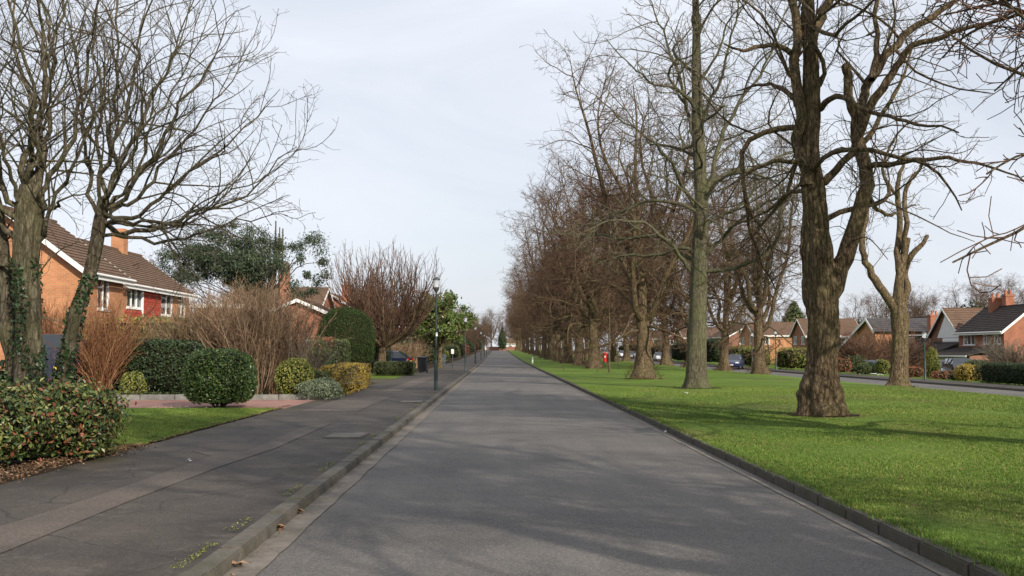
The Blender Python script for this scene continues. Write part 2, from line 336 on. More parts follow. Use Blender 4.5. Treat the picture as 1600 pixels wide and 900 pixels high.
M['car_silver'] = carpaint('silver_paint', (.5, .52, .55)); M['car_black'] = carpaint('black_paint', (.015, .015, .02)); M['car_red'] = carpaint('red_car_paint', (.4, .02, .02))
M['car_glass'] = mat('car_window', lambda nt, b: b.inputs['Base Color'].__setattr__('default_value', (.02, .025, .03, 1)), .05, .8)
M['litter'] = plain('white_litter', (.75, .75, .75), .7)

# ---------------------------------------------------------------- the ground
def strip(name, xs, y0, y1, z, m, dy=10., zfun=None, parent=None, jit=None, wob=0):
    ys = np.arange(y0, y1 + .01, dy) if not callable(dy) else dy(y0, y1)
    X, Y = np.meshgrid(xs, ys); Z = np.full_like(X, 0.)
    zz = z if np.ndim(z) else [z] * len(xs)
    Z = np.tile(np.array(zz, float), (len(ys), 1)) + zr(Y)
    if zfun: Z += zfun(X, Y)
    if wob:
        d = np.array([wob * (mnoise.noise(Vector((0, float(q) * 1.1, 3.3))) + .6 * mnoise.noise(Vector((5, float(q) * 4, 3.3)))) for q in ys]); 
        for c in (jit or range(len(xs))): X[:, c] += d if jit is None or c in jit else 0
    V = np.stack([X, Y, Z], -1).reshape(-1, 3); nx = len(xs)
    i, j = np.meshgrid(np.arange(nx - 1), np.arange(len(ys) - 1)); a = (j * nx + i).ravel()
    o = link(name, mesh_np(name, V, np.stack([a, a + 1, a + nx + 1, a + nx], 1), m), parent)
    return tag(o, kind='structure') if parent is None else o
strip('ground', [-1500, -300, 0, 300, 1500], -60, 2500, -1.0, M['far'], 20.)
strip('road', [-1.96, -.6, .8, 2.2, 3.34], -60, 465, [0, .015, .02, .015, 0], M['road'], 5.)
strip('gutter', [-1.97, -1.73], -40, 240, [.006, .012], M['channel'], .25, wob=.02, jit=[1])
strip('edge_line', [3.17, 3.225], -20, 120, [.010, .010], M['channel'], .25, wob=.012)
strip('pavement', [-5.62, -4, -2.125], -60, 465, [.1, .105, .0945], M['path'], .4, wob=.045, jit=[0])
strip('garden_ground', [-400, -120, -60, -30, -14, -5.5], -60, 700, .085, M['soil'], 10.)
def vb(X, Y): return np.where(X > 3.6, .012 * np.sin(X * 1.3 + Y * .4) + .01 * np.sin(Y * 1.1 - X * .7), 0) * (X < 19)
strip('grass_verge', [3.47, 3.8, 5, 6.5, 8, 10, 12, 14, 17, 19.2, 19.35], -60, 465, [.098, .1, .1, .1, .1, .1, .1, .04, -.05, -.12, -.3], M['grass'], 1.5, zfun=vb)
strip('far_road', [19.3, 24.42], -60, 600, [-.3, -.3], M['road'], 10.)
strip('far_pavement', [24.52, 26.6], -60, 600, [-.19, -.19], M['path'], 10.)
strip('right_garden_ground', [26.6, 32, 43, 120, 400], -60, 700, [-.2, -.44, -.9, -.93, -.95], M['grass'], 10.)
tag(strip('far_kerb', [24.4, 24.42, 24.52], -60, 500, [-.3, -.19, -.19], M['kerb_dark'], 5.), kind='structure')
# kerbs of single stones
def kerbs(name, x0, x1, ysep, m, y_first, n_single, y_end, skip=()):
    root = tag(empty(name), kind='structure')
    for s in range(3):
        pass
    variants = []
    for s in range(6):
        b = MB(); b.box(0, .006, -.14, x1 - x0, ysep - .008, .098 + .004 * (s % 3)); variants.append(b.mesh('kerb_stone', m, bevel=.014, smooth=True))
    for i in range(n_single):
        y = y_first + i * ysep
        o = link('kerb_stone', variants[rng.integers(6)], root, (x0 + rng.normal(0, .002), y, .001 + rng.normal(0, .0015)), rng.normal(0, .003))
    b = MB(); y = y_first + n_single * ysep
    while y < y_end:
        L = ysep * (4 if y > 80 else 1); z = float(zr(y)); b.box(x0, y + .008, -.14 + z, x1, y + L - .008, .1 + z); y += L
    tag(b.build('kerb_run', m, root), kind='stuff')
    return root
kerbs('left_kerb', -2.16, -1.975, .915, M['kerb'], 1.2, 42, 460)
kerbs('right_kerb', 3.35, 3.49, .915, M['kerb_dark'], 1.4, 42, 460)
# repaired trench, patches and covers in the pavement
def patch(name, pts, z, m, kind='structure', lab=None, cat=None):
    b = MB(); b.face(*[(x, y, z) for x, y in pts]); o = b.build(name, m); tag(o, lab, cat, None, kind); return o
def gp(px, py, z=.1):
    v = _f + _r * (px - 800) / F + _u * (450 - py) / F; t = (z - HC) / v[2]; return (v[0] * t, v[1] * t)
patch('trench_repair', [gp(-40, 880, .112), gp(-40, 835, .112), gp(150, 775, .112), gp(330, 712, .112), gp(300, 704, .112), gp(385, 705, .112), gp(470, 668, .112), gp(520, 660, .112), gp(430, 700, .112), gp(345, 728, .112), gp(200, 783, .112), gp(60, 840, .112)], .109, M['patch'])
patch('light_repair', [(-4.9, 27), (-3.5, 27), (-3.45, 36), (-4.85, 36)], .1095, M['patch'])
patch('long_repair', [(-4.3, 40.), (-3.6, 40.), (-3.5, 62), (-4.2, 62)], .1095, M['patch'])
for k, (px, py, sx, sy, lab) in enumerate([(541, 681, .34, .55, 'square concrete inspection cover set in the pavement, nearest the kerb in front'), (642, 628, .34, .6, 'concrete inspection cover in the pavement near the foot of the nearest lamp post')]):
    x, y = gp(px, py, .1); t = tag(empty('inspection_cover', (x, y, .108)), lab, 'cover')
    b = MB(); b.box(-sx, -sy, -.05, sx, sy, .006); b.build('frame', M['kerb'], t, bevel=.004)
    b = MB()
    for u in (-1, 1): b.box(-sx + .05, (-sy + .04) if u < 0 else .01, -.04, sx - .05, -.01 if u < 0 else sy - .04, .012)
    b.build('lid', M['cover'], t, bevel=.004)
# drive, lawn and stone edging on the left
patch('driveway', [(-30, 28.6), (-5.55, 28.6), (-5.55, 33.6), (-30, 33.6)], .101, M['drive'])
patch('second_driveway', [(-14, 50.5), (-5.55, 50.5), (-5.55, 58), (-14, 58)], .101, M['path'])
patch('far_lawn', [(-12, 58.2), (-5.55, 58.2), (-5.55, 70), (-12, 70)], .101, M['grass'])
strip('lawn', [-13, -9, -5.72], 15.5, 28.5, [.12, .125, .105], M['grass'], .5, wob=.06, jit=[2])
e = tag(empty('stone_edging', (0, 0, .08)), 'low pale concrete edging along the pink driveway below the bare shrubs', 'edging')
for i in range(9):
    b = MB(); b.box(-15.2 + i * 1.06, 33.62, 0, -15.2 + i * 1.06 + 1.04, 33.76, .17 + .006 * (i % 3)); b.build('edging_stone', M['edging'], e, bevel=.012)

# ---------------------------------------------------------------- branches
def nrm(v): return v / np.maximum(np.linalg.norm(v, axis=-1, keepdims=True), 1e-9)
def poly(pts, rad, K=16):
    pts = np.asarray(pts, float); rad = np.asarray(rad, float); n = len(pts)
    t = np.linspace(0, n - 1, K); i = np.clip(t.astype(int), 0, n - 2); f = (t - i)[:, None]
    p0 = pts[np.clip(i - 1, 0, n - 1)]; p1 = pts[i]; p2 = pts[i + 1]; p3 = pts[np.clip(i + 2, 0, n - 1)]
    P = .5 * (2 * p1 + (p2 - p0) * f + (2 * p0 - 5 * p1 + 4 * p2 - p3) * f ** 2 + (3 * p1 - p0 - 3 * p2 + p3) * f ** 3)
    return P, np.interp(t, np.arange(n), rad)
def walk(p, d, L, r0, r1, K, wob, up, dirs=None, rg=rng):
    n = len(p); P = np.zeros((n, K, 3)); P[:, 0] = p; st = (L / (K - 1))[:, None]; w = rg.normal(0, 1, (n, 3)); up = np.broadcast_to(np.asarray(up, float), (n,))[:, None]
    for k in range(1, K):
        w = w * .45 + rg.normal(0, 1, (n, 3)); d = nrm(d + w * wob + np.array([0, 0, 1.]) * up); P[:, k] = P[:, k - 1] + d * st
    s = np.linspace(0, 1, K)[None]; return P, r0[:, None] * (1 - s) ** .8 + r1 * (1 - (1 - s) ** .8)
def spawn(P, Rr, per_m, t0, t1, ang, dang, lf, fall, rl, rmin, K, wob, up, rg=rng, azb=None, lmin=.15, lmax=99, rpar=.7, flat=0):
    seg = np.linalg.norm(np.diff(P, axis=1), axis=-1).sum(1); n = np.maximum(1, rg.poisson(per_m * seg * (t1 - t0)))
    idx = np.repeat(np.arange(len(P)), n); j = np.concatenate([np.arange(q) for q in n]); nn = n[idx]
    t = t0 + (t1 - t0) * (j + rg.random(len(idx))) / nn
    k = t * (P.shape[1] - 1); i = np.clip(k.astype(int), 0, P.shape[1] - 2); f = (k - i)[:, None]
    p = P[idx, i] * (1 - f) + P[idx, i + 1] * f; T = nrm(P[idx, i + 1] - P[idx, i]); rp = Rr[idx, i]
    az = j * 2.4 + rg.random(len(idx)) * 1.2 + idx * 1.7
    ref = np.where(np.abs(T[:, 2:]) > .92, [[1., 0, 0]], [[0, 0, 1.]]); U = nrm(np.cross(T, ref)); V = np.cross(U, T)
    A = R(ang) + R(dang) * rg.normal(0, 1, len(idx)); A = A[:, None]
    s = np.sin(az)[:, None] * (1 - flat)
    d = np.cos(A) * T + np.sin(A) * nrm(np.cos(az)[:, None] * U + s * V)
    Lc = np.clip(seg[idx] * lf * (1 - fall * t) * rg.uniform(.55, 1.3, len(idx)), lmin, lmax)
    r0 = np.clip(Lc * rl, rmin * 1.2, np.maximum(rp * rpar, rmin * 1.2))
    return walk(p, d, Lc, r0, rmin, K, wob, up, rg=rg)
def tubes(P, Rr, Sd):
    n, K = Rr.shape; T = nrm(np.gradient(P, axis=1)); m = nrm(P[:, -1] - P[:, 0])
    ref = np.where(np.abs(m[:, 2:]) > .8, [[1., 0, 0]], [[0, 0, 1.]]); U = np.cross(m, ref)[:, None, :] + 0 * T
    U = nrm(U - (U * T).sum(-1, keepdims=True) * T); V = np.cross(T, U)
    a = np.arange(Sd) * 2 * np.pi / Sd; c = np.cos(a)[None, None, :, None]; s = np.sin(a)[None, None, :, None]
    v = P[:, :, None] + Rr[:, :, None, None] * (c * U[:, :, None] + s * V[:, :, None])
    i0 = (np.arange(n) * K * Sd)[:, None, None] + (np.arange(K - 1) * Sd)[None, :, None]; q = np.arange(Sd)[None, None]; q2 = (q + 1) % Sd
    Q = np.stack([i0 + q, i0 + q2, i0 + Sd + q2, i0 + Sd + q], -1).reshape(-1, 4)
    return v.reshape(-1, 3), Q
def join(parts):
    Vs = []; Qs = []; o = 0
    for v, q in parts: Vs.append(v); Qs.append(q + o); o += len(v)
    return np.concatenate(Vs), np.concatenate(Qs)
def trunk_mesh(P, Rr, flare, seed, ridge=.1, Sd=30, burr=(), buttress=7):
    v, q = tubes(P[None], Rr[None], Sd); K = len(P); v = v.reshape(K, Sd, 3)
    z0 = P[0, 2]
    for k in range(K):
        for s in range(Sd):
            p = v[k, s]; c = P[k]; d = p - c; h = p[2] - z0; a = 2 * math.pi * s / Sd
            fl = flare * (.85 * math.exp(-max(h, 0) / .26) + .12 * math.exp(-max(h, 0) / .9)) * (1 + .7 * math.exp(-h / .5) * math.sin(int(buttress * .6) * a + seed) + .5 * mnoise.noise(Vector((math.cos(a) * 2.2, math.sin(a) * 2.2, h * .8 + seed))))
            n1 = mnoise.noise(Vector((math.cos(a) * 3.4 + seed, math.sin(a) * 3.4, h * .55))); n2 = mnoise.noise(Vector((math.cos(a) * 1.3, math.sin(a) * 1.3 + seed, h * .9)))
            n3 = mnoise.noise(Vector((p[0] * 9, p[1] * 9, p[2] * 5)))
            m = 1 + fl + ridge * (n1 * .9 + n2 * 1.1 + n3 * .35)
            if flare > .4: m += .15 * math.exp(-max(h, 0) / 1.5) * (abs(math.sin(buttress * .5 * a + seed + 1.2 * n2)) - .62)
            if Sd > 40: m += ridge * (.9 * abs(mnoise.noise(Vector((math.cos(a) * 6.5, math.sin(a) * 6.5 + seed, h * 1.1)))) + .6 * abs(mnoise.noise(Vector((math.cos(a) * 13, math.sin(a) * 13 + seed, h * 2.6)))) - .3)
            for bh, bw, ba, amp in burr:
                g = math.exp(-((h - bh) / bw) ** 2); da = math.cos(a - ba); m += amp * g * (.5 + .5 * da) * (1 + .8 * mnoise.noise(Vector((p[0] * 5, p[1] * 5, p[2] * 6 + seed))))
            v[k, s] = c + d * m
    return v.reshape(-1, 3), q
NM = lambda L: L  # keep lists readable

def crown_from(limbs, seed, dens=1., rt=.006, spread=1., l2=(2.0, .42), l3=(3.6, .42), l4=(5.5, .5), up=(.03, .03, .02), ang=(52, 48, 45), wob=(.16, .2, .24), t0=.22, l2max=4.2, l3max=1.7, l4max=.6):
    """from limb curves grow branches, branchlets and twigs; returns (branch verts/quads, twig verts/quads)"""
    rg = np.random.default_rng(seed); out = []; tw = []
    groups = {}
    for P, Rr in limbs: groups.setdefault(P.shape[0], []).append((P, Rr))
    L2 = []
    for K, g in groups.items():
        P = np.stack([a for a, _ in g]); Rr = np.stack([b for _, b in g])
        a = spawn(P, Rr, l2[0] * dens, t0, .99, ang[0], 13, l2[1], .45, .0105, rt * 1.5, 9, wob[0], up[0], rg, lmin=.7, lmax=l2max); L2.append(a)
        b = spawn(P, Rr, 2.2 * dens, t0 * 1.1, .99, 60, 15, .12, .2, .008, rt, 5, .25, up[2], rg, lmin=.3, lmax=1.3); tw.append(tubes(*b, 3)); 
        c = spawn(*b, 4 * dens, .15, .98, 42, 12, .4, .3, .006, rt * .8, 3, .2, up[2], rg, lmin=.15, lmax=.5); tw.append(tubes(*c, 3))
    P2 = np.concatenate([a[0] for a in L2]); R2 = np.concatenate([a[1] for a in L2])
    out.append(tubes(P2, R2, 5))
    P3, R3 = spawn(P2, R2, l3[0] * dens, .12, .98, ang[1], 13, l3[1], .4, .0075, rt, 6, wob[1], up[1], rg, lmin=.3, lmax=l3max)
    tw.append(tubes(P3, R3, 3))
    P4, R4 = spawn(P3, R3, l4[0] * dens, .12, .98, ang[2], 12, l4[1], .35, .006, rt * .8, 3, wob[2], up[2], rg, lmin=.12, lmax=l4max)
    tw.append(tubes(P4, R4, 3))
    return join(out), join(tw), (P3, P4)

def make_tree(name, label, group, base, trunk, limbs, seed, mb, mt, flare=.5, ridge=.1, burr=(), burrmat=None, Sd=30, cat='tree', limb_sd=12, buttress=7, **kw):
    """trunk: (P,R) world points; limbs: list of (P,R). base: world position of its foot"""
    root = tag(empty(name, tuple(base)), label, cat, group); b0 = np.array(base)
    tv, tq = trunk_mesh(trunk[0] - b0, trunk[1], flare, seed, ridge, Sd, burr, buttress)
    link('trunk', mesh_np('trunk', tv, tq, mb), root)
    for P, Rr in limbs:
        if Rr[0] > .03:
            v, q = trunk_mesh(P - b0, Rr, 0, seed + 3.3, ridge * .6, limb_sd) if Rr[0] > .1 else tubes((P - b0)[None], Rr[None], 8)
            link('limb', mesh_np('limb', v, q, mb), root)
    allc = [(P - b0, Rr) for P, Rr in limbs]
    br, tw, ends = crown_from(allc, seed, **kw)
    link('crown', mesh_np('crown', br[0], br[1], mb), root)
    o = link('twigs', mesh_np('twigs', tw[0], tw[1], mt), root)
    return root, ends
def auto_limbs(trunk, n, seed, h0, h1, L0, L1, ang0=68, ang1=28, up=.055, wob=.17, rfac=.5, K=16, az0=0, ell=None, kink=.0):
    rg = np.random.default_rng(seed + 99); P, Rr = trunk; hs = P[:, 2] - P[0, 2]; out = []
    for i in range(n):
        u = (i + rg.random() * .8) / n; h = h0 + (h1 - h0) * u; k = np.interp(h, hs, np.arange(len(P))); j = min(int(k), len(P) - 2); f = k - j
        p = P[j] * (1 - f) + P[j + 1] * f; r = Rr[j] * (1 - f) + Rr[j + 1] * f; az = az0 + i * 2.4 + rg.normal(0, .35); a = R(ang0 + (ang1 - ang0) * u + rg.normal(0, 7))
        d = np.array([math.cos(az) * math.sin(a), math.sin(az) * math.sin(a), math.cos(a)]); L = (L0 + (L1 - L0) * u) * rg.uniform(.8, 1.15)
        r0 = min(r * .5, .0115 * L + .012)
        c = walk(p[None], d[None], np.array([L]), np.array([r0]), .014, K, wob, up * (.1 + 1. * u), rg=rg); c[0][..., 2] = np.where(c[0][..., 2] < P[0, 2] + 2.3, P[0, 2] + 2.3 + .25 * (c[0][..., 2] - P[0, 2] - 2.3), c[0][..., 2]); out.append((c[0][0], c[1][0]))
    return out
def lime(seed, H=19., clear=3.3, r=.42, n=26, Lb=7.4, lean=0.):
    """main stem, spreading leaders and limbs of a bare lime standing on the origin"""
    rg = np.random.default_rng(seed); z = np.array([-.1, .5, 1.2, 2.4, 4, 5.5, 7.5, 10, 13, 16, H * .93])
    x = np.cumsum(rg.normal(lean * .1, .14, len(z))); y = np.cumsum(rg.normal(0, .14, len(z))); x[:4] *= .3; y[:4] *= .3
    tr = poly(np.stack([x, y, z], 1), np.array([1.0, .88, .76, .70, .62, .5, .34, .24, .17, .10, .03]) * r, 46)
    lm = auto_limbs(tr, n, seed, clear, H * .62, Lb, 5.4, 80, 46, up=.012, wob=.22)
    m = 6
    for k in range(m):                                # leaders that part from the stem and spread to the crown edge
        az = k * 6.28 / m + rg.normal(0, .3); h = rg.uniform(3.4, 7.2); c = np.array([np.interp(h, z, x), np.interp(h, z, y), h]); o = np.array([math.cos(az), math.sin(az), 0]); q = np.array([-o[1], o[0], 0])
        R_ = rg.uniform(3.0, 5.2); T = rg.uniform(.74, 1.) * H - h; w = rg.normal(0, .45, 6)
        pts = [c, c + o * .9 + [0, 0, .8], c + o * R_ * .38 + q * w[1] + [0, 0, T * .24], c + o * R_ * .6 + q * w[2] + [0, 0, T * .45], c + o * R_ * .78 + q * w[3] + [0, 0, T * .68], c + o * R_ * .92 + q * w[4] + [0, 0, T * .86], c + o * R_ + q * w[5] + [0, 0, T]]
        lm.append(poly(pts, np.array([.40, .33, .27, .21, .14, .08, .02]) * r, 18))
    return tr, lm

# ---------------------------------------------------------------- the avenue of limes on the grass
def wp(seq, d, k=1., wig=.02):        # [(px, py, radius[, extra depth])] -> curve
    P, Rr = poly([W(q[0], q[1], d + (q[3] if len(q) > 3 else 0)) for q in seq], [q[2] * k for q in seq], 20)
    h = sum(q[0] + q[1] for q in seq) * .37; L = np.linalg.norm(P[-1] - P[0])
    j = np.array([[mnoise.noise(Vector((h, i * .55, 3. + 7 * a))) + .5 * mnoise.noise(Vector((h, i * 1.3, 40. + 7 * a))) for a in range(3)] for i in range(20)])
    return P + (j - j[0]) * wig * L, Rr
G1 = 'bare lime trees in a row on the grass beside the road'
G2 = 'bare lime trees along the far road'
# nearest full tree, thick forked trunk
d = 25.2
tr1 = poly([W(px, py, d) for px, py in ((1281, 664), (1281, 640), (1282, 600), (1284, 550), (1285, 500), (1281, 450), (1277, 400), (1275, 350), (1270, 290), (1266, 230), (1268, 160), (1266, 80), (1262, 0), (1260, -120), (1266, -260), (1262, -390))],
           [.40, .39, .37, .34, .325, .345, .33, .29, .25, .19, .175, .165, .15, .12, .08, .03], 230)
lm1 = [wp([(1286, 480, .26), (1303, 445, .29), (1322, 395, .24), (1343, 330, .21), (1354, 280, .2), (1345, 235, .19), (1338, 190, .17)], d, .8),
       wp([(1338, 200, .15), (1348, 155, .13, .2), (1362, 122, .13, .3), (1397, 70, .11, .5), (1430, 40, .1, .6), (1477, 12, .08, .8), (1540, -40, .05, 1), (1600, -110, .03, 1.2)], d, .8),
       wp([(1340, 215, .13), (1362, 160, .12, -.4), (1390, 118, .11, -.6), (1408, 92, .1, -.8), (1440, 66, .08, -1), (1480, 52, .07, -1.3), (1530, 38, .05, -1.6), (1580, 22, .03, -2)], d, .8),
       wp([(1336, 180, .13), (1326, 150, .13), (1325, 120, .13), (1320, 100, .12)], d, .8),
       wp([(1362, 125, .1), (1372, 80, .09, .4), (1372, 20, .07, .6), (1380, -60, .05, .8), (1384, -150, .02, 1)], d, .8),
       wp([(1262, 290, .2), (1252, 262, .16), (1247, 200, .145), (1246, 120, .14), (1242, 50, .12), (1232, -30, .1), (1216, -120, .07), (1200, -230, .03)], d - .1, .85),
       wp([(1282, 285, .13), (1300, 272, .11), (1320, 250, .1), (1342, 230, .09, .3), (1372, 190, .07, .7), (1400, 140, .05, 1), (1425, 70, .03, 1.5)], d, .8),
       wp([(1244, 95, .1), (1236, 84, .09), (1212, 70, .075, -.4), (1184, 74, .06, -.8), (1158, 79, .045, -1.2), (1130, 70, .02, -1.6)], d, .8),
       wp([(1247, 165, .1), (1236, 150, .085), (1216, 136, .06, .6), (1190, 132, .05, 1.1), (1150, 143, .02, 1.7)], d, .8),
       wp([(1262, 255, .09), (1240, 250, .07, -.6), (1205, 252, .055, -1.2), (1165, 272, .04, -1.8), (1120, 300, .02, -2.4)], d, .8),
       wp([(1262, 300, .08), (1235, 300, .06, .6), (1195, 330, .045, 1.2), (1150, 350, .02, 2)], d, .8),
       wp([(1350, 262, .1), (1385, 258, .08, -.5), (1440, 250, .06, -1), (1500, 252, .045, -1.4), (1560, 268, .03, -2), (1610, 290, .015, -2.4)], d, .8),
       wp([(1345, 300, .09), (1372, 330, .06, .8), (1395, 336, .045, 1.6), (1430, 320, .02, 2.4)], d, .8),
       wp([(1282, 170, .1), (1310, 150, .08, -.8), (1360, 175, .06, -1.6), (1420, 190, .045, -2.4), (1500, 205, .02, -3.2)], d, .8),
       wp([(1270, 60, .12), (1290, 10, .1, .5), (1320, -40, .08, 1), (1370, -100, .05, 1.6), (1420, -200, .02, 2)], d)]
lm1 += [l for l in auto_limbs(tr1, 13, 5, 4.2, 12.5, 6., 4, 72, 40, up=.015, wob=.19)]
t1, _ = make_tree('lime_tree', 'thick forked lime with a burred trunk, nearest tree on the grass', G1, W(1281, 658, d), tr1, lm1, 11, M['bark_brown'], M['twig_brown'], flare=.72, ridge=.2,
    burr=((.9, .22, 2.6, .25), (.62, .2, -.3, .36), (.35, .15, 4.6, .25), (3.0, .25, -1., .14), (1.9, .3, 3.6, .1)), Sd=96, limb_sd=18, dens=1.0, rt=.005, l2=(2.7, .45), l3=(3.0, .45), l4=(4.4, .5), buttress=9)
b = MB()
# second tree: straight green-grey trunk
d = 43.2
tr2 = poly([W(px, py, d) for px, py in ((1089, 616), (1089, 600), (1089, 560), (1090, 500), (1092, 440), (1094, 380), (1096, 320), (1093, 250), (1090, 180), (1088, 110), (1088, 40), (1086, -40), (1090, -120), (1092, -190))],
           [.50, .44, .38, .35, .34, .31, .27, .25, .22, .19, .15, .12, .08, .03], 60)
lm2 = [wp([(1090, 440, .16), (1075, 415, .14), (1050, 385, .12, -.6), (1015, 352, .1, -1.2), (975, 345, .07, -1.8), (935, 352, .045, -2.2), (900, 372, .02, -2.6)], d, .6),
       wp([(1093, 400, .15), (1070, 388, .12), (1020, 400, .1, 1), (975, 398, .07, 1.5), (920, 420, .03, 2)], d, .6),
       wp([(1095, 350, .16), (1070, 300, .13), (1042, 250, .11, -1), (1010, 215, .09, -1.6), (970, 190, .06, -2), (930, 150, .03, -2.4)], d, .6),
       wp([(1098, 400, .16), (1120, 380, .13), (1148, 350, .11, -1), (1190, 320, .08, -2), (1240, 300, .05, -3), (1290, 296, .02, -3.5)], d, .6),
       wp([(1096, 320, .17), (1112, 275, .15), (1122, 230, .14, .4), (1150, 170, .11, .6), (1190, 110, .08, 1), (1220, 40, .05, 1.4), (1240, -40, .02, 2)], d, .6),
       wp([(1093, 240, .15), (1078, 190, .12), (1062, 120, .1, .5), (1040, 60, .07, 1), (1015, 0, .04, 1.4), (990, -50, .02, 2)], d, .6),
       wp([(1090, 180, .13), (1060, 140, .1, -1), (1020, 130, .07, -1.5), (985, 100, .045, -2), (945, 60, .02, -2.5)], d, .6),
       wp([(1090, 200, .12), (1115, 140, .1, -1), (1140, 60, .07, -1.6), (1150, -20, .04, -2), (1160, -90, .02, -2.6)], d, .6),
       wp([(1096, 300, .13), (1135, 270, .1, 1), (1180, 262, .07, 1.8), (1225, 240, .04, 2.5), (1260, 235, .02, 3)], d)]
lm2 += auto_limbs(tr2, 18, 8, 4.5, 15, 6.6, 3.4, 70, 30, up=.02, wob=.19)
make_tree('lime_tree', 'straight green grey lime trunk, second big tree from the right beside the road', G1, W(1089, 611, d), tr2, lm2, 12, M['bark_green'], M['twig_brown'], flare=.55, ridge=.06,
    Sd=44, limb_sd=14, dens=1., rt=.0065, l2=(2.4, .45), l3=(2.9, .45), l4=(4.2, .5), burr=((.25, .2, 0, .2),))
# shared shapes of the row
protos = []
for s, (H, r, n, mt) in enumerate(((20, .60, 22, 'twig_red'), (18.5, .52, 20, 'twig_red'), (19.5, .56, 24, 'twig_red'))):
    tr, lm = lime(31 + s, H, 2.8 + .3 * s, r, n, 6.9)
    rt, _ = make_tree('lime_tree', 'x', G1, (0, 0, 0), tr, lm, 50 + s, M['bark_brown'], M[mt], flare=.6, ridge=.16, Sd=26, limb_sd=8, dens=1., rt=.0085, l2=(2.6, .42), l3=(3.2, .45), l4=(4.2, .5), l2max=4.0, burr=((.35, .35, s * 2., .4), (1.1, .4, s + 2., .25)))
    # red epicormic shoots at the foot and on the burrs
    rg = np.random.default_rng(s); m = 150; h = np.abs(rg.normal(0, .5, m)); az = rg.random(m) * 6.28; rr = r * (1.35 * np.exp(-h) + .5)
    p = np.stack([np.cos(az) * rr, np.sin(az) * rr, h], 1); dd = nrm(np.stack([np.cos(az) * .8, np.sin(az) * .8, .9 + 0 * az], 1))
    v, q = tubes(*walk(p, dd, rg.uniform(.15, .45, m), np.full(m, .008), .004, 4, .2, .05, rg=rg), 3); tag(link('foot_shoots', mesh_np('foot_shoots', v, q, M['burr']), rt), kind='stuff')
    protos.append(rt)
used = [False] * 3
def place_lime(k, x, y, label, group, sc=1., rz=None, s3=None):
    if used[k]: o = copy_tree(protos[k])
    else: o = protos[k]; used[k] = True
    o.location = (x, y, float(gz(x, y)) - .02); o.rotation_euler = (0, 0, random.random() * 6.28 if rz is None else rz); o.scale = (sc * (s3 or 1), sc * (s3 or 1), sc)
    tag(o, label, 'tree', group); return o
x, y = W(1005, 595, 57.4)[:2]
place_lime(0, x, 57.4, 'lime with a wide flared reddish foot, third big tree beside the road', G1, .86, 3.3)
ORD = 'first second third fourth fifth sixth seventh eighth ninth tenth eleventh twelfth thirteenth fourteenth'.split()
row1 = [(928, 90), (905, 107), (887, 123), (873, 140), (860, 164), (851, 185), (839, 222), (831, 250), (824, 285), (819, 320), (814, 360), (810, 400), (807, 440)]
nice = ['squat lime just left of the red post box, with a dark burred foot', 'lime next left of the squat one by the post box', 'leaning pair of limes, the nearer trunk', 'leaning pair of limes, the farther trunk', 'lime behind the white bollard, on the road side', 'lime behind the white bollard, deeper in the row']
for i, (px, dy) in enumerate(row1):
    x = (px - 778) / F * dy + 0.
    place_lime((1, 2, 0)[i % 3], x, dy, nice[i] if i < 6 else ORD[i - 6] + ' small distant lime beyond the white bollard in the roadside row', G1, random.uniform(.92, 1.02) + (.08 if i > 2 else 0))
# a few more stems fill the gaps of the row, on its inner side
for i, (px, dy) in enumerate([(1009, 112), (958, 146), (935, 172), (918, 200), (905, 235), (893, 275), (880, 330), (866, 390)]):
    place_lime((2, 0, 1)[i % 3], (px - 778) / F * dy, dy, 'bare lime in the middle of the grass strip, %s' % ('behind the third big tree' if i == 0 else ORD[i] + ' one behind the roadside row'), 'bare limes scattered down the middle of the grass', random.uniform(.85, 1.))
row2 = [(1186, 79, 0, .86), (1131, 91, 1, .9), (1078, 107, 2, .9), (1040, 123, 0, .92), (1006, 140, 1, .9), (979, 158, 2, .9), (958, 178, 0, .95), (935, 205, 1, .95), (917, 235, 2, .95), (902, 265, 0, 1), (889, 300, 1, 1)]
for i, (px, dy, k, sc) in enumerate(row2):
    place_lime(k, (px - 778) / F * dy, dy, ['lime with a short burred trunk standing right of the dark blue car', 'slender leaning lime standing left of the dark blue car', 'lime half hidden behind the green grey trunk', 'lime seen between the two big roadside trunks', 'lime far off beside the parked white cars'][i] if i < 5 else ORD[i - 5] + ' distant lime beyond the parked white cars on the far verge', G2, sc)
# trees beside and behind the camera whose branches and shade reach into the view
place_lime(1, 10.4, 15.2, 'lime just outside the frame whose dark branches hang in at top right', G1, 1.05, 4.4)
place_lime(2, 8.0, -1.0, 'lime beside the photographer shading the near road', G1, 1., .4)
place_lime(0, 8.0, -21.0, 'lime behind the photographer shading the near grass', G1, 1., 3.0)
# pollarded forked tree on the far verge
d = 51.5
tr4 = poly([W(px, py, d) for px, py in ((1404, 606), (1404, 595), (1405, 560), (1407, 520), (1406, 490), (1404, 462), (1406, 430), (1412, 400), (1420, 372))], [.44, .40, .37, .36, .38, .26, .2, .18, .1], 40)
lm4 = [wp([(1400, 490, .25), (1385, 462, .2), (1366, 435, .18), (1350, 405, .15), (1348, 370, .13), (1356, 335, .1, .4), (1352, 300, .06, .6)], d),
       wp([(1408, 485, .2), (1417, 455, .17), (1414, 425, .14, .5), (1424, 400, .14), (1441, 382, .1), (1449, 368, .09)], d),
       wp([(1405, 440, .17), (1400, 400, .15), (1404, 350, .13, .4), (1400, 300, .12, .5), (1408, 262, .08, .6), (1412, 240, .03, .8)], d),
       wp([(1413, 400, .13), (1420, 350, .12, -.6), (1416, 300, .1, -.6), (1440, 265, .06, -.9), (1444, 245, .02, -1)], d),
       wp([(1404, 310, .09), (1384, 280, .07), (1378, 255, .03, .4)], d)]
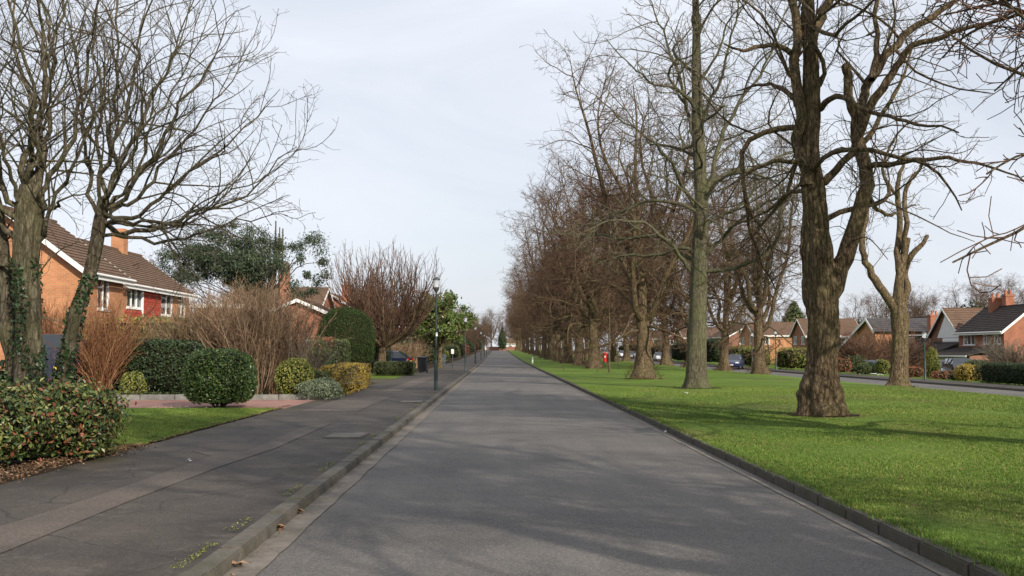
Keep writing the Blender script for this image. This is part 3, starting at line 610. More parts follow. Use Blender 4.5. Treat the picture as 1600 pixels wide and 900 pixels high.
make_tree('pollarded_tree', 'pollarded tree forking into bare stumpy limbs in front of the far houses', None, W(1404, 601, d), tr4, lm4, 14, M['bark_brown'], M['twig_red'], flare=.5, ridge=.14, Sd=34, limb_sd=14,
          dens=.8, rt=.007, l2=(2.2, .3), l2max=1.9, l3max=1.0, t0=.35, ang=(45, 40, 40), burr=((3.2, .5, 0, .3),))
# young tree with its thin stem
x = (952 - 778) / F * 74; rg = np.random.default_rng(3)
tr = poly([(x, 74, .05), (x, 74, 1), (x - .02, 74, 2.4), (x + .03, 74, 3.6), (x, 74, 5.2)], [.075, .065, .055, .045, .01], 24)
make_tree('young_tree', 'thin young tree with a slender brown stem between the big roadside limes', None, (x, 74, .1), tr, auto_limbs(tr, 11, 4, 1.9, 5, 1.6, .6, 55, 25), 21, M['bark_brown'], M['twig_red'], flare=.1, ridge=.05, Sd=10, dens=1.5, rt=.008, l2max=.9, l3max=.5, l4max=.3)

for cx, cy, r in ((7.5, 25.2, .74), (7.9, 43.2, .78), (7.66, 57.4, .95), (18.9, 51.5, .8)):
    b = MB(); pts = []
    for k in range(40): a = k * math.pi / 20; rr = r * (1 + .28 * mnoise.noise(Vector((math.cos(a) * 1.6, math.sin(a) * 1.6, cx * 3)))) ; pts.append((cx + rr * 1.15 * math.cos(a), cy + rr * math.sin(a), float(gz(cx, cy)) + (.032 if cx < 15 else .02)))
    b.face(*pts); tag(b.build('bare_soil', M['soil']), kind='structure')
# ---------------------------------------------------------------- leaves, ivy, shrubs
def leaves(c, nrmv, size, asp=.5, rg=rng, jit=.7, fold=.15, droop=0.):
    n = len(c); size = np.broadcast_to(np.asarray(size, float), (n,)) * rg.uniform(.65, 1.25, n)
    nn = nrm(nrmv + rg.normal(0, jit, (n, 3))); a = nrm(np.cross(nn, rg.normal(0, 1, (n, 3)))); a[:, 2] -= droop; a = nrm(a); b_ = nrm(np.cross(nn, a)); L = size[:, None]; Wd = L * asp * .5
    v = np.stack([c - a * L * .5, c + b_ * Wd + nn * L * fold, c + a * L * .5, c - b_ * Wd + nn * L * fold], 1)
    q = np.arange(n * 4).reshape(n, 4); return v.reshape(-1, 3), q
def lump(pts, s, amp, seed=0):
    return np.array([1 + amp * (mnoise.noise(Vector((p[0] * s + seed, p[1] * s, p[2] * s))) + .5 * mnoise.noise(Vector((p[0] * s * 2.3, p[1] * s * 2.3 + seed, p[2] * s * 2.3)))) for p in pts])
def ell_dirs(n, rg, zmin=-.6):
    d = nrm(rg.normal(0, 1, (int(n * 1.9), 3))); return d[d[:, 2] > zmin][:n]
def bush(name, label, cat, c, rad, n, size, lm, shape='ell', amp=.12, ls=2.2, seed=1, thick=.22, core=True, asp=.5, group=None, jit=.7, power=2.6, stems=None, zmin=-.75, rz=0, sprig=0):
    """leafy bush: c = foot centre on the ground, rad = (rx, ry, height)"""
    rg = np.random.default_rng(seed); root = tag(empty(name, tuple(c), rz), label, cat, group); rx, ry, h = rad
    d = ell_dirs(n, rg, zmin)
    if shape == 'box':                                  # superellipsoid
        e = 7.
    elif shape == 'cone': e = 2.
    else: e = power
    k = (np.abs(d) ** e).sum(1) ** (-1 / e); p = d * k[:, None]
    if shape == 'cone': hh = (p[:, 2] + 1) / 2; p[:, :2] *= (np.sqrt(np.clip(1 - hh, .02, 1)) * 1.25)[:, None]
    lu = lump(p * np.array([rx, ry, h / 2]), ls / 1., amp, seed * 3.1)
    s = lu * (1 - thick * rg.random(len(p)) ** 1.6) + sprig * (rg.random(len(p)) ** 8)
    q = p * s[:, None] * np.array([rx, ry, h / 2]) + [0, 0, h / 2]
    q[:, 2] = np.maximum(q[:, 2], .02)
    v, f = leaves(q, nrm(p / np.array([rx, ry, h / 2])), size, asp, rg, jit)
    link('foliage', mesh_np('foliage', v, f, M[lm], smooth=False), root)
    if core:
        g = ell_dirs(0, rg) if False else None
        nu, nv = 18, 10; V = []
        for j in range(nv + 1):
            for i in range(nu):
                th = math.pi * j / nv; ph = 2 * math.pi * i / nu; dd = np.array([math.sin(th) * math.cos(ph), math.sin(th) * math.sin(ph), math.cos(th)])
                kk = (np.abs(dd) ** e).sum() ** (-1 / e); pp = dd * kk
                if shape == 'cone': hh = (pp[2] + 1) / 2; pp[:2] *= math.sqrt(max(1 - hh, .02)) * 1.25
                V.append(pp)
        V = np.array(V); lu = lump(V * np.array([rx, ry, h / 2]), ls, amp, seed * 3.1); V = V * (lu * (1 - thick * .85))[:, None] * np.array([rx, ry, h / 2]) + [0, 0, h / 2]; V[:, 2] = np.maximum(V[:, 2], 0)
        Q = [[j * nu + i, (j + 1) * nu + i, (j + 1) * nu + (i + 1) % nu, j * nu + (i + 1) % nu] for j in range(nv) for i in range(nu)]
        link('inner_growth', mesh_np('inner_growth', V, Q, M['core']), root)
    if stems:
        n_, hs, sp = stems; az = rg.random(n_) * 6.28; dd = nrm(np.stack([np.cos(az) * sp, np.sin(az) * sp, np.ones(n_)], 1))
        pp = np.stack([np.cos(az) * .12 * rx, np.sin(az) * .12 * ry, 0 * az], 1)
        v, f = tubes(*walk(pp, dd, np.full(n_, hs), np.full(n_, .022), .006, 6, .12, .02, rg=rg), 5); link('stems', mesh_np('stems', v, f, M['twig_brown']), root)
    return root
def broom(name, label, cat, c, rad, nst, mt, seed, r0=.014, up=.05, lean=.5, wob=.07, dens=(5, 5), lf=(.35, .4), K=10, rt=.003, ang=(25, 25), hvar=.25, squash=0, core=False, group=None, Sd=4, t0=.2, flat_top=False):
    """leafless shrub of many stems from the ground"""
    rg = np.random.default_rng(seed); root = tag(empty(name, tuple(c)), label, cat, group); rx, ry, h = rad
    az = rg.random(nst) * 6.28; u = np.sqrt(rg.random(nst)); px = np.cos(az) * u; py = np.sin(az) * u
    base = np.stack([px * rx * (1 - lean), py * ry * (1 - lean), 0 * az], 1); top = np.stack([px * rx, py * ry, h * (1 - squash * u * u) * rg.uniform(1 - hvar, 1, nst)], 1)
    if flat_top: top[:, 2] = h * rg.uniform(1 - hvar, 1, nst)
    d = top - base; L = np.linalg.norm(d, axis=1)
    P, Rr = walk(base, nrm(d - np.array([0, 0, 1.]) * L[:, None] * up * .6), L * 1.04, r0 * rg.uniform(.6, 1.3, nst), rt, K, wob, up * .25, rg=rg)
    link('stems', mesh_np('stems', *tubes(P, Rr, Sd), M[mt]), root)
    P2, R2 = spawn(P, Rr, dens[0], t0, .98, ang[0], 10, lf[0], .5, .007, rt, 5, .12, up * .6, rg, lmin=.12, lmax=1.3)
    P3, R3 = spawn(P2, R2, dens[1], .15, .98, ang[1], 10, lf[1], .4, .006, rt * .8, 3, .15, up * .5, rg, lmin=.08, lmax=.5)
    link('twigs', mesh_np('twigs', *join([tubes(P2, R2, 3), tubes(P3, R3, 3)]), M[mt]), root)
    return root
def gpt(px, py, z=.1): x, y = gp(px, py, z); return (x, y, z)
def at(px, d, z=None): x = (px - 778) / F * d; return (x, d, float(gz(x, d)) if z is None else z)

# ---- the twin stemmed ivy clad tree on the left
def ivy(root, b0, P, Rr, h0, h1, n, seed, extra=.06):
    rg = np.random.default_rng(seed); t = rg.random(n) ** 1.25; hs = P[:, 2]; h = h0 + (h1 - h0) * t
    k = np.interp(h, hs, np.arange(len(P))); i = np.clip(k.astype(int), 0, len(P) - 2); f = (k - i)[:, None]
    c = P[i] * (1 - f) + P[i + 1] * f; r = Rr[i] * (1 - f[:, 0]) + Rr[i + 1] * f[:, 0]; a = rg.random(n) * 6.28
    keep = np.array([mnoise.noise(Vector((math.cos(q) * 1.5, math.sin(q) * 1.5, hh * 1.3 + seed))) > .06 - .5 * (1 - tt) ** 2 * 1.2 for q, hh, tt in zip(a, h, t)])
    o = np.stack([np.cos(a), np.sin(a), 0 * a], 1); c = c + o * (r * (1.02 + rg.random(n) * .12) + extra * rg.random(n) * (1.6 - t))[:, None]
    v, q = leaves((c - b0)[keep], o[keep], .07, .85, rg, .75); link('ivy', mesh_np('ivy', v, q, M['leaf_ivy'], smooth=False), root)
d = 20.
trA = poly([W(px, py, d) for px, py in ((40, 720), (40, 690), (42, 620), (45, 560), (44, 500), (40, 440), (42, 380), (46, 330), (50, 290))], [.32, .28, .24, .23, .23, .23, .24, .26, .2], 46)
lmA = []
rg = np.random.default_rng(5)
for i, (bx, by, ex, ey, r, dz) in enumerate([(44, 400, -60, 60, .11, .6), (42, 360, -140, 180, .10, -.6), (44, 330, 10, -60, .12, .2), (48, 320, 60, -100, .12, -.5), (50, 320, 110, -90, .11, .6), (54, 340, 160, -60, .10, -.9), (50, 300, 90, -160, .09, 1.3),
        (38, 340, -40, -20, .1, -1.2), (36, 420, -150, 330, .07, .4), (46, 300, 130, 20, .07, 1.8), (44, 310, 30, -150, .09, -1.6), (58, 380, 190, 40, .07, -1.6), (40, 330, -30, 40, .07, -2.), (52, 330, 160, 290, .055, -1.)]):
    f = rg.normal(0, 12, 4)
    lmA.append(wp([(bx, by, r), (bx + (ex - bx) * .25 + f[0], by + (ey - by) * .16, r * .85, dz * .25), (bx + (ex - bx) * .52 + f[1], by + (ey - by) * .42, r * .6, dz * .6), (bx + (ex - bx) * .8 + f[2], by + (ey - by) * .74, r * .33, dz * .9), (ex, ey, .009, dz)], d, .62, .03))
# side trunk on the left of the first stem
lmA.append(wp([(34, 640, .2), (22, 560, .19), (14, 480, .17), (8, 410, .15), (-6, 330, .12), (-20, 250, .1), (-40, 150, .07), (-60, 20, .02)], d + .3))
kwL = dict(dens=1., rt=.0036, l2=(3.6, .46), l3=(3.9, .42), l4=(4.6, .45), ang=(40, 42, 42), l2max=2.2, l3max=1.1, l4max=.4, t0=.2, wob=(.12, .16, .2))
tA, _ = make_tree('garden_tree', 'ivy clad grey tree with upright trunk at the left edge', 'ivy clad bare trees in the front garden', W(40, 700, d), trA, lmA, 17, M['bark_grey'], M['twig_grey'], flare=.3, ridge=.14, Sd=34, limb_sd=12, **kwL)
bA = W(40, 700, d); ivy(tA, bA, trA[0], trA[1], W(0, 720, d)[2], W(0, 405, d)[2], 3200, 3)
d = 20.6
trB = poly([W(px, py, d) for px, py in ((84, 720), (86, 690), (94, 620), (104, 560), (118, 490), (136, 440), (148, 395), (156, 350), (162, 310))], [.19, .17, .145, .13, .125, .12, .12, .125, .1], 46)
lmB = []
for i, (bx, by, ex, ey, r, dz, sag) in enumerate([(156, 350, 462, 222, .085, .5, 30), (154, 365, 450, 335, .06, -.8, 10), (158, 340, 425, 158, .075, -.4, 22), (160, 340, 392, 80, .07, .8, 14), (160, 330, 358, 20, .08, -.9, 10), (162, 320, 320, -50, .08, .3, 6), (162, 310, 250, -90, .08, -.6, 0),
        (160, 320, 195, -110, .08, .8, 0), (156, 330, 145, -90, .07, -.8, 0), (152, 340, 100, -40, .07, .6, 0), (158, 350, 405, 300, .05, 1.4, 26), (160, 335, 330, 100, .05, 1.8, 10), (150, 370, 250, 470, .03, -1.2, -30), (152, 360, 90, 200, .045, -1.6, 0), (160, 330, 290, 60, .055, -1.9, 6), (156, 345, 440, 262, .06, -1.5, 26), (160, 325, 350, -20, .055, 1.2, 4)]):
    f = rg.normal(0, 10, 4)
    lmB.append(wp([(bx, by, r), (bx + (ex - bx) * .22, by + (ey - by) * .16 + sag * .5 + f[0], r * .85, dz * .3), (bx + (ex - bx) * .48, by + (ey - by) * .42 + sag * .9 + f[1], r * .62, dz * .65), (bx + (ex - bx) * .76, by + (ey - by) * .72 + sag * .5 + f[2], r * .36, dz * .9), (ex, ey, .009, dz)], d, .62, .03))
tB, _ = make_tree('garden_tree', 'leaning ivy clad tree whose branches fan out to the right, beside the orange shrub', 'ivy clad bare trees in the front garden', W(86, 700, d), trB, lmB, 18, M['bark_grey'], M['twig_grey'], flare=.3, ridge=.12, Sd=28, limb_sd=10, **kwL)
bB = W(86, 700, d); ivy(tB, bB, trB[0], trB[1], W(0, 720, d)[2], W(0, 430, d)[2], 2800, 8)
# ivy and brambles at their feet
bush('ivy_mound', 'dark ivy mound round the feet of the ivy clad trees', 'ivy', (-8.9, 19.0, .1), (1.0, .7, .75), 5200, .085, 'leaf_ivy', seed=5, amp=.3, ls=1.6, asp=.8)
bush('ivy_mound', 'dark ivy bank filling the left edge behind the red tipped shrub', 'ivy', (-10.4, 20.5, .1), (1.5, 1, 1.35), 4200, .085, 'leaf_ivy', seed=6, amp=.3, ls=1.6, asp=.8)
# red tipped photinia in front
bush('photinia_shrub', 'large red tipped green shrub at the left edge of the pavement', 'shrub', (-7.15, 14.6, .1), (1.22, .95, 1.06), 9000, .085, 'leaf_photinia', seed=7, amp=.26, ls=2., sprig=.25, stems=(30, .8, 1.2), group='red tipped shrubs by the pavement')
bush('photinia_shrub', 'smaller red tipped shrub beside the lawn, right of the large one', 'shrub', (-5.98, 15.6, .1), (.56, .6, 1.03), 4000, .08, 'leaf_photinia', seed=9, amp=.28, ls=2.6, sprig=.35, stems=(24, .7, .9), group='red tipped shrubs by the pavement')
# clipped laurel ball
x, y, z = gpt(335, 638); bush('laurel_ball', 'clipped round dark green laurel between the lawn and the driveway', 'shrub', (x, y + .5, .1), (.93, .9, 1.55), 9500, .082, 'leaf_laurel', seed=4, amp=.085, ls=2.2, thick=.14, power=2.8, stems=(14, .5, .8))
# shrubs behind the stone edging
bush('evergreen_hedge', 'dark green hedge behind the edging, left of the laurel ball', 'hedge', (-11.5, 36.0, .1), (1.95, .8, 1.85), 9000, .11, 'leaf_dark', 'box', seed=11, amp=.10)
bush('evergreen_hedge', 'dark hedge deep behind the bare brown shrubs', 'hedge', (-7.8, 39.6, .1), (1.9, .6, 1.6), 4200, .11, 'leaf_dark', 'box', seed=12, amp=.12)
bush('small_shrub', 'small yellow green shrub behind the edging in front of the dark hedge', 'shrub', (*at(212, 34.6)[:2], .1), (.38, .3, .85), 700, .085, 'leaf_yellowgreen', seed=13, amp=.3, core=False, stems=(9, .7, .5))
bush('euonymus_shrub', 'yellow and green leaved bush left of the golden hedge', 'shrub', (*at(462, 34.3)[:2], .1), (.58, .55, 1.25), 3600, .075, 'leaf_yellowgreen', seed=14, amp=.14)
bush('lavender_clump', 'low silvery green plants at the near end of the golden hedge', 'plant', (*at(505, 33.6)[:2], .1), (.62, .5, .62), 2600, .07, 'leaf_silver', seed=15, amp=.35, ls=3.2, core=False)
bush('climbing_shrub', 'dusky green shrub behind the yellow and green bush', 'shrub', (*at(495, 39.5)[:2], .1), (.6, .5, 2.0), 2200, .08, 'leaf_olive', seed=16, amp=.3, core=False, stems=(12, 1.8, .3))
bush('ground_cover', 'low green growth along the foot of the hedge behind the edging', 'ground cover', (-11.2, 34.2, .1), (3.4, .3, .22), 1700, .07, 'leaf_olive', 'box', seed=17, amp=.5, ls=3, core=False)
bush('green_hedge', 'sunlit leafy hedge behind the two orange shrubs', 'hedge', (-13.6, 42.5, .1), (2.4, .7, 2.8), 4500, .11, 'leaf_yellowgreen', 'box', seed=18, amp=.15)
broom('dogwood_shrub', 'upright orange stemmed shrub right of the ivy clad trees', 'shrub', (*at(163, 34.8)[:2], .1), (.92, .8, 3.5), 150, 'twig_orange', 21, r0=.016, lean=.86, up=.10, dens=(4., 4.5), lf=(.3, .4), rt=.0042, hvar=.4, squash=.25, wob=.08)
broom('dogwood_shrub', 'darker orange stemmed shrub half hidden behind the ivy clad trees', 'shrub', (*at(92, 43.)[:2], .1), (1.5, .9, 3.9), 110, 'twig_orange', 22, r0=.014, lean=.8, up=.10, dens=(3.5, 4), lf=(.3, .4), rt=.0045, hvar=.4, squash=.25)
broom('spreading_shrub', 'low spreading bare olive shrub arching over the dark hedge', 'shrub', (*at(285, 37.6)[:2], .1), (2.2, 1.2, 2.6), 90, 'twig_olive', 23, r0=.022, lean=.93, up=.16, dens=(5, 5), lf=(.36, .45), rt=.0045, wob=.10, hvar=.25, squash=.2, ang=(32, 30))
broom('spreading_shrub', 'flat topped bare olive shrub behind the laurel ball', 'shrub', (*at(350, 38.2)[:2], .1), (2.4, 1.2, 2.5), 100, 'twig_olive', 30, r0=.02, lean=.85, up=.12, dens=(6, 5), lf=(.36, .45), rt=.0045, wob=.10, hvar=.25, squash=.1, ang=(32, 30))
for i, (px, dd, rx, h, nst, sd, lb) in enumerate([(300, 38.2, 1.2, 3.2, 90, 29, 'bare brown shrub at the left of the tall ones, above the dark hedge'), (330, 37.5, 1.3, 3.5, 100, 24, 'tall bare brown shrub behind the laurel ball'), (395, 36.2, 1.15, 3.75, 120, 25, 'tall bare brown shrub with pale stems, right of the laurel ball'), (440, 37.0, 1.05, 3.5, 110, 26, 'tall bare brown shrub behind the yellow and green bush'), (372, 39.5, 1.6, 3.9, 100, 27, 'tallest bare brown shrub at the back of the bed')]):
    broom('bare_shrub', lb, 'shrub', (*at(px, dd)[:2], .1), (rx * 1.15, rx * .9, h * 1.03), int(nst * 1.25), 'twig_tan', sd, r0=.02, lean=.6, up=.10, dens=(6.5, 5), lf=(.25, .42), rt=.0042, wob=.07, hvar=.26, ang=(20, 24), squash=.22, group='tall bare brown shrubs in the front bed')
broom('bare_shrub', 'grey bare shrub with a crooked stem beside the silvery plants', 'shrub', (*at(478, 36.5)[:2], .1), (1.1, .9, 2.1), 40, 'twig_grey', 28, r0=.02, lean=.85, up=.05, dens=(4, 5), lf=(.4, .45), rt=.004, wob=.16)
bush('golden_hedge', 'low clipped golden leaved hedge along the pavement edge', 'hedge', (-5.72, 41.0, .1), (.62, 5.0, 1.0), 11000, .07, 'leaf_gold', 'box', seed=31, amp=.10, ls=2.2, thick=.14, rz=.03)
bush('green_hedge', 'short green hedge block at the near end of the golden hedge', 'hedge', (-6.0, 35.6, .1), (.55, .7, .85), 1800, .07, 'leaf_olive', 'box', seed=32, amp=.14)
bush('copper_hedge', 'clipped copper brown hedge left of the clipped green one', 'hedge', (*at(508, 49.5)[:2], .1), (.5, 1.4, 2.1), 3500, .08, 'leaf_copper', 'box', seed=33, amp=.05)
bush('green_hedge', 'tall clipped green hedge block beside the copper one', 'hedge', (*at(530, 50.)[:2], .1), (.42, 1.4, 2.0), 3800, .075, 'leaf_olive', 'box', seed=34, amp=.05, thick=.12)
bush('yew_dome', 'big clipped dark green yew dome', 'shrub', (*at(541, 61)[:2], .1), (1.62, 1.5, 3.9), 15000, .075, 'leaf_yew', seed=35, amp=.055, thick=.08, power=2.5, zmin=-.5)
bush('low_hedge', 'low clipped green hedge in front of the dark blue car', 'hedge', (*at(617, 65.5)[:2], .1), (1.22, .8, .85), 4200, .075, 'leaf_olive', 'box', seed=36, amp=.06, thick=.12)
bush('green_hedge', 'dark green hedge in the shade behind the yew dome', 'hedge', (-9.5, 80, .1), (1.6, .8, 2.6), 2600, .13, 'leaf_dark', 'box', seed=37, amp=.15)
broom('beige_hedge', 'pale leafless hedge behind the pollarded tree', 'hedge', (*at(634, 92)[:2], .1), (1.9, .9, 2.1), 200, 'twig_tan', 38, r0=.02, lean=.3, dens=(3, 3), rt=.008, hvar=.15, up=.03)
# pollard with its many upright shoots
d = 74.; pb = at(597, d)
tr = poly([(pb[0], d, .05), (pb[0] + .02, d, .6), (pb[0] + .02, d, 1.2), (pb[0] + .1, d, 1.9)], [.34, .30, .27, .27], 18)
lm = []; rg = np.random.default_rng(44)
for i in range(13):
    az = i * 2.4; e = rg.uniform(.55, 1.0); o = np.array([math.cos(az), math.sin(az), 0]) ; c = np.array([pb[0] + .1, d, 1.75]); r_ = 2.6 * e
    lm.append(poly([c, c + o * r_ * .35 + [0, 0, .45], c + o * r_ * .75 + [0, 0, 1.1], c + o * r_ + [0, 0, 2.0], c + o * r_ * 1.1 + [0, 0, 2.9 + rg.random()]], [.15, .12, .1, .07, .03], 12))
def up_shoots(lm, seed):
    rg = np.random.default_rng(seed); P = np.stack([a for a, _ in lm]); Rr = np.stack([b for _, b in lm])
    return spawn(P, Rr, 6.5, .3, 1, 40, 12, 0, 0, .009, .01, 8, .06, .16, rg, lmin=2.2, lmax=3.6)
rt, _ = make_tree('pollard_tree', 'pollarded bare tree with a dome of thin upright shoots, left of the nearest lamp post', None, pb, tr, lm, 45, M['bark_brown'], M['twig_brown'], flare=.25, ridge=.1, Sd=18, limb_sd=8, dens=.7, rt=.008, l2max=1.2, l3max=.6, l4max=.3)
rg = np.random.default_rng(9); P = np.stack([a for a, _ in lm]); Rr = np.stack([b_ for _, b_ in lm])
P2, R2 = spawn(P, Rr, 9., .25, 1, 46, 14, .9, 0, .0085, .009, 9, .07, .2, rg, lmin=1.7, lmax=3.9)
P3, R3 = spawn(P2, R2, 3.5, .2, .95, 24, 8, .26, .3, .006, .008, 4, .1, .1, rg, lmin=.25, lmax=.8)
link('shoots', mesh_np('shoots', *join([tubes(P2 - np.array(pb), R2, 3), tubes(P3 - np.array(pb), R3, 3)]), M['twig_red']), rt)

# leafy trees: crown of leaves on limbs
def leafy_tree(name, label, base, H, crown_c, crown_r, lmname, seed, nl=18000, size=.2, asp=.45, limbs=16, droop=.3, mb='bark_brown', gaps=.1, tr_r=.22, clumps=70, cs=.55, tr=None, extra=None, cat='tree', group=None, flat=1.):
    rg = np.random.default_rng(seed); b0 = np.array(base)
    if tr is None: tr = poly([b0, b0 + [0, 0, H * .3], b0 + [.1, 0, H * .6], b0 + [0, .1, H * .97]], [tr_r, tr_r * .8, tr_r * .5, .03], 24)
    root = tag(empty(name, tuple(base)), label, cat, group)
    v, q = trunk_mesh(tr[0] - b0, tr[1], .3, seed, .1, 14); link('trunk', mesh_np('trunk', v, q, M[mb]), root)
    cc = np.array(crown_c) - b0; rr = np.array(crown_r)
    d = nrm(rg.normal(0, 1, (clumps, 3))) * (rg.random(clumps) ** .45)[:, None]; cl = cc + d * rr * (1 + .18 * rg.normal(0, 1, (clumps, 1)))
    if extra is not None: cl = np.concatenate([cl, np.array(extra) - b0])
    # branches to the clumps
    br = []
    Tz = tr[0][:, 2] - b0[2]
    for c in cl[::2]:
        h = min(max(c[2] * .6, H * .15), H * .9); k = int(np.interp(h, Tz, np.arange(len(Tz)))); s = tr[0][k] - b0; m = (s + c) / 2 + [0, 0, .12 * np.linalg.norm(c - s) * rg.normal()]
        P, Rr = poly([s, m, c], [.055, .035, .01], 7); br.append(tubes(P[None], Rr[None], 5))
    link('limbs', mesh_np('limbs', *join(br), M[mb]), root)
    n = len(cl); idx = rg.integers(0, n, nl); o = rg.normal(0, 1, (nl, 3)) * rg.uniform(.6, 1.4, (n, 3))[idx] * cs * .52 * rg.uniform(.45, 1.3, n)[idx][:, None]; o[:, 2] *= .75 * flat
    p = cl[idx] + o; v, q = leaves(p, nrm(o + 1e-6) + [0, 0, .4], size, asp, rg, .7, .12, droop); link('foliage', mesh_np('foliage', v, q, M[lmname], smooth=False), root)
    return root
d = 93.; b0 = at(688, d)
leafy_tree('magnolia_tree', 'glossy green evergreen tree behind the nearest lamp post', b0, 6.6, (b0[0] - .1, d, 4.2), (2.55, 2.2, 2.35), 'leaf_magnolia', 61, 15000, .26, .5, clumps=120, cs=.6)
# wide dark evergreen with broken pale stems standing out of it
d = 76.; b0 = at(420, d)
tr = poly([b0, np.add(b0, [0, 0, 4]), np.add(b0, [.3, 0, 7]), W(440, 372, d)], [.35, .3, .2, .08], 24)
ex = [W(px, py, d + dz) for px, py, dz in [(470, 385, 0), (485, 375, .5), (497, 372, 0), (500, 390, -.3), (505, 410, .3), (508, 430, 0), (495, 440, .4), (480, 430, 0), (470, 405, -.5), (460, 445, 0), (455, 460, .5), (488, 455, 0), (475, 460, .6), (255, 415, 0), (262, 395, .5), (250, 430, 0), (280, 380, .4), (300, 366, 0), (315, 362, -.3), (330, 368, .3), (345, 356, 0), (365, 352, 0), (390, 360, .4), (410, 366, 0), (270, 440, 0)]]
leafy_tree('evergreen_tree', 'wide dark evergreen tree behind the brown shrubs with pale broken stems standing out of it', b0, 8.5, W(362, 410, d), (4.7, 2., 1.9), 'leaf_pine', 62, 34000, .24, .28, clumps=150, cs=.7, tr=tr, extra=ex, droop=.6, mb='bark_grey')
st = tag(bpy.data.objects[[o.name for o in bpy.data.objects if o.name.startswith('evergreen_tree')][0]])
b = MB()
for px, y0, y1, r in ((385, 420, 350, .04), (430, 440, 345, .06), (441, 440, 357, .06), (421, 440, 368, .06), (436, 470, 355, .05)):
    p = W(px, y0, d) - b0; q = W(px + 1, y1, d) - b0; b.cyl(p, q, r * 1.3, 8, r * .8)
b.build('broken_stem', M['bark_grey'], st)

# ---------------------------------------------------------------- houses
def window(parent, o, u, n, w_, h_, lights=2, m='white', curtain=True, name='window'):
    """frame with mullions and panes; o = lower left corner of the opening, u along the wall, n outwards"""
    o = np.array(o, float); u = np.array(u, float); n = np.array(n, float); z = np.array([0, 0, 1.]); b = MB()
    def bar(a0, a1, z0, z1, n0=-.09, n1=-.02):
        p = [o + u * a + z * c + n * e for e in (n0, n1) for a, c in ((a0, z0), (a1, z0), (a1, z1), (a0, z1))]; i = len(b.v); b.v += [tuple(q) for q in p]
        b.f += [tuple(i + k for k in q) for q in ((0, 1, 2, 3), (7, 6, 5, 4), (0, 4, 5, 1), (1, 5, 6, 2), (2, 6, 7, 3), (3, 7, 4, 0))]
    t = .07
    bar(.0, w_, 0, t); bar(0, w_, h_ - t, h_); bar(0, t, t, h_ - t); bar(w_ - t, w_, t, h_ - t)
    for k in range(1, lights): x = w_ * k / lights; bar(x - .035, x + .035, t, h_ - t)
    if h_ > .8: bar(t, w_ / lights - .035, h_ * .7, h_ * .7 + .05)
    bar(-.06, w_ + .06, -.07, -.003, -.1, .06)
    wn = b.build(name, M[m], parent)
    for k in range(lights):
        b = MB(); x0 = w_ * k / lights + .03; x1 = w_ * (k + 1) / lights - .03
        b.face(*[o + u * a + z * c - n * .07 for a, c in ((x0, .05), (x1, .05), (x1, h_ - .05), (x0, h_ - .05))]); b.build('pane', M['pane'], wn)
        if curtain:
            b = MB(); ww = (x1 - x0) * (.28 if lights > 1 else .2); xs = x0 if k == 0 else x1 - ww
            b.face(*[o + u * a + z * c - n * (.0665) for a, c in ((xs, .06), (xs + ww, .06), (xs + ww, h_ - .06), (xs, h_ - .06))]); b.build('curtain', M['curtain'], wn)
    return wn
def wall_face(b, o, u, n, w_, h_, ops, dep=.12):
    o = np.array(o, float); u = np.array(u, float); n = np.array(n, float); z = np.array([0, 0, 1.])
    xs = sorted({0, w_, *[q[0] for q in ops], *[q[0] + q[2] for q in ops]}); zs = sorted({0, h_, *[q[1] for q in ops], *[q[1] + q[3] for q in ops]})
    for i in range(len(xs) - 1):
        for j in range(len(zs) - 1):
            cx = (xs[i] + xs[i + 1]) / 2; cz = (zs[j] + zs[j + 1]) / 2
            if any(q[0] < cx < q[0] + q[2] and q[1] < cz < q[1] + q[3] for q in ops): continue
            b.face(*[o + u * a + z * c for a, c in ((xs[i], zs[j]), (xs[i + 1], zs[j]), (xs[i + 1], zs[j + 1]), (xs[i], zs[j + 1]))])
    for x, zz, ww, hh in [q[:4] for q in ops]:
        c = [(x, zz), (x + ww, zz), (x + ww, zz + hh), (x, zz + hh)]
        for k in range(4):
            a, e = c[k], c[(k + 1) % 4]; b.face(*[o + u * s[0] + z * s[1] - n * t for s, t in ((a, 0), (e, 0), (e, dep), (a, dep))])
        b.face(*[o + u * s[0] + z * s[1] - n * dep for s in c])
def roof_slope(b, e0, e1, r0, r1, n=14, lift=.035, th=.1):
    """stepped courses of tiles from eaves edge e0-e1 up to ridge r0-r1"""
    e0, e1, r0, r1 = [np.array(q, float) for q in (e0, e1, r0, r1)]; nn = np.cross(e1 - e0, r0 - e0); nn = nn / np.linalg.norm(nn); nn *= 1 if nn[2] > 0 else -1
    for k in range(n):
        a, c = k / n, (k + 1) / n; p0 = e0 + (r0 - e0) * a; p1 = e1 + (r1 - e1) * a; q0 = e0 + (r0 - e0) * c; q1 = e1 + (r1 - e1) * c
        b.face(p0 + nn * lift, p1 + nn * lift, q1, q0); b.face(p0, p1, p1 + nn * lift, p0 + nn * lift)
    b.face(e0 - nn * th, e1 - nn * th, r1 - nn * th, r0 - nn * th); b.face(e0, e1, e1 - nn * th, e0 - nn * th)
    b.face(e0, r0, r0 - nn * th, e0 - nn * th); b.face(e1, r1, r1 - nn * th, e1 - nn * th)
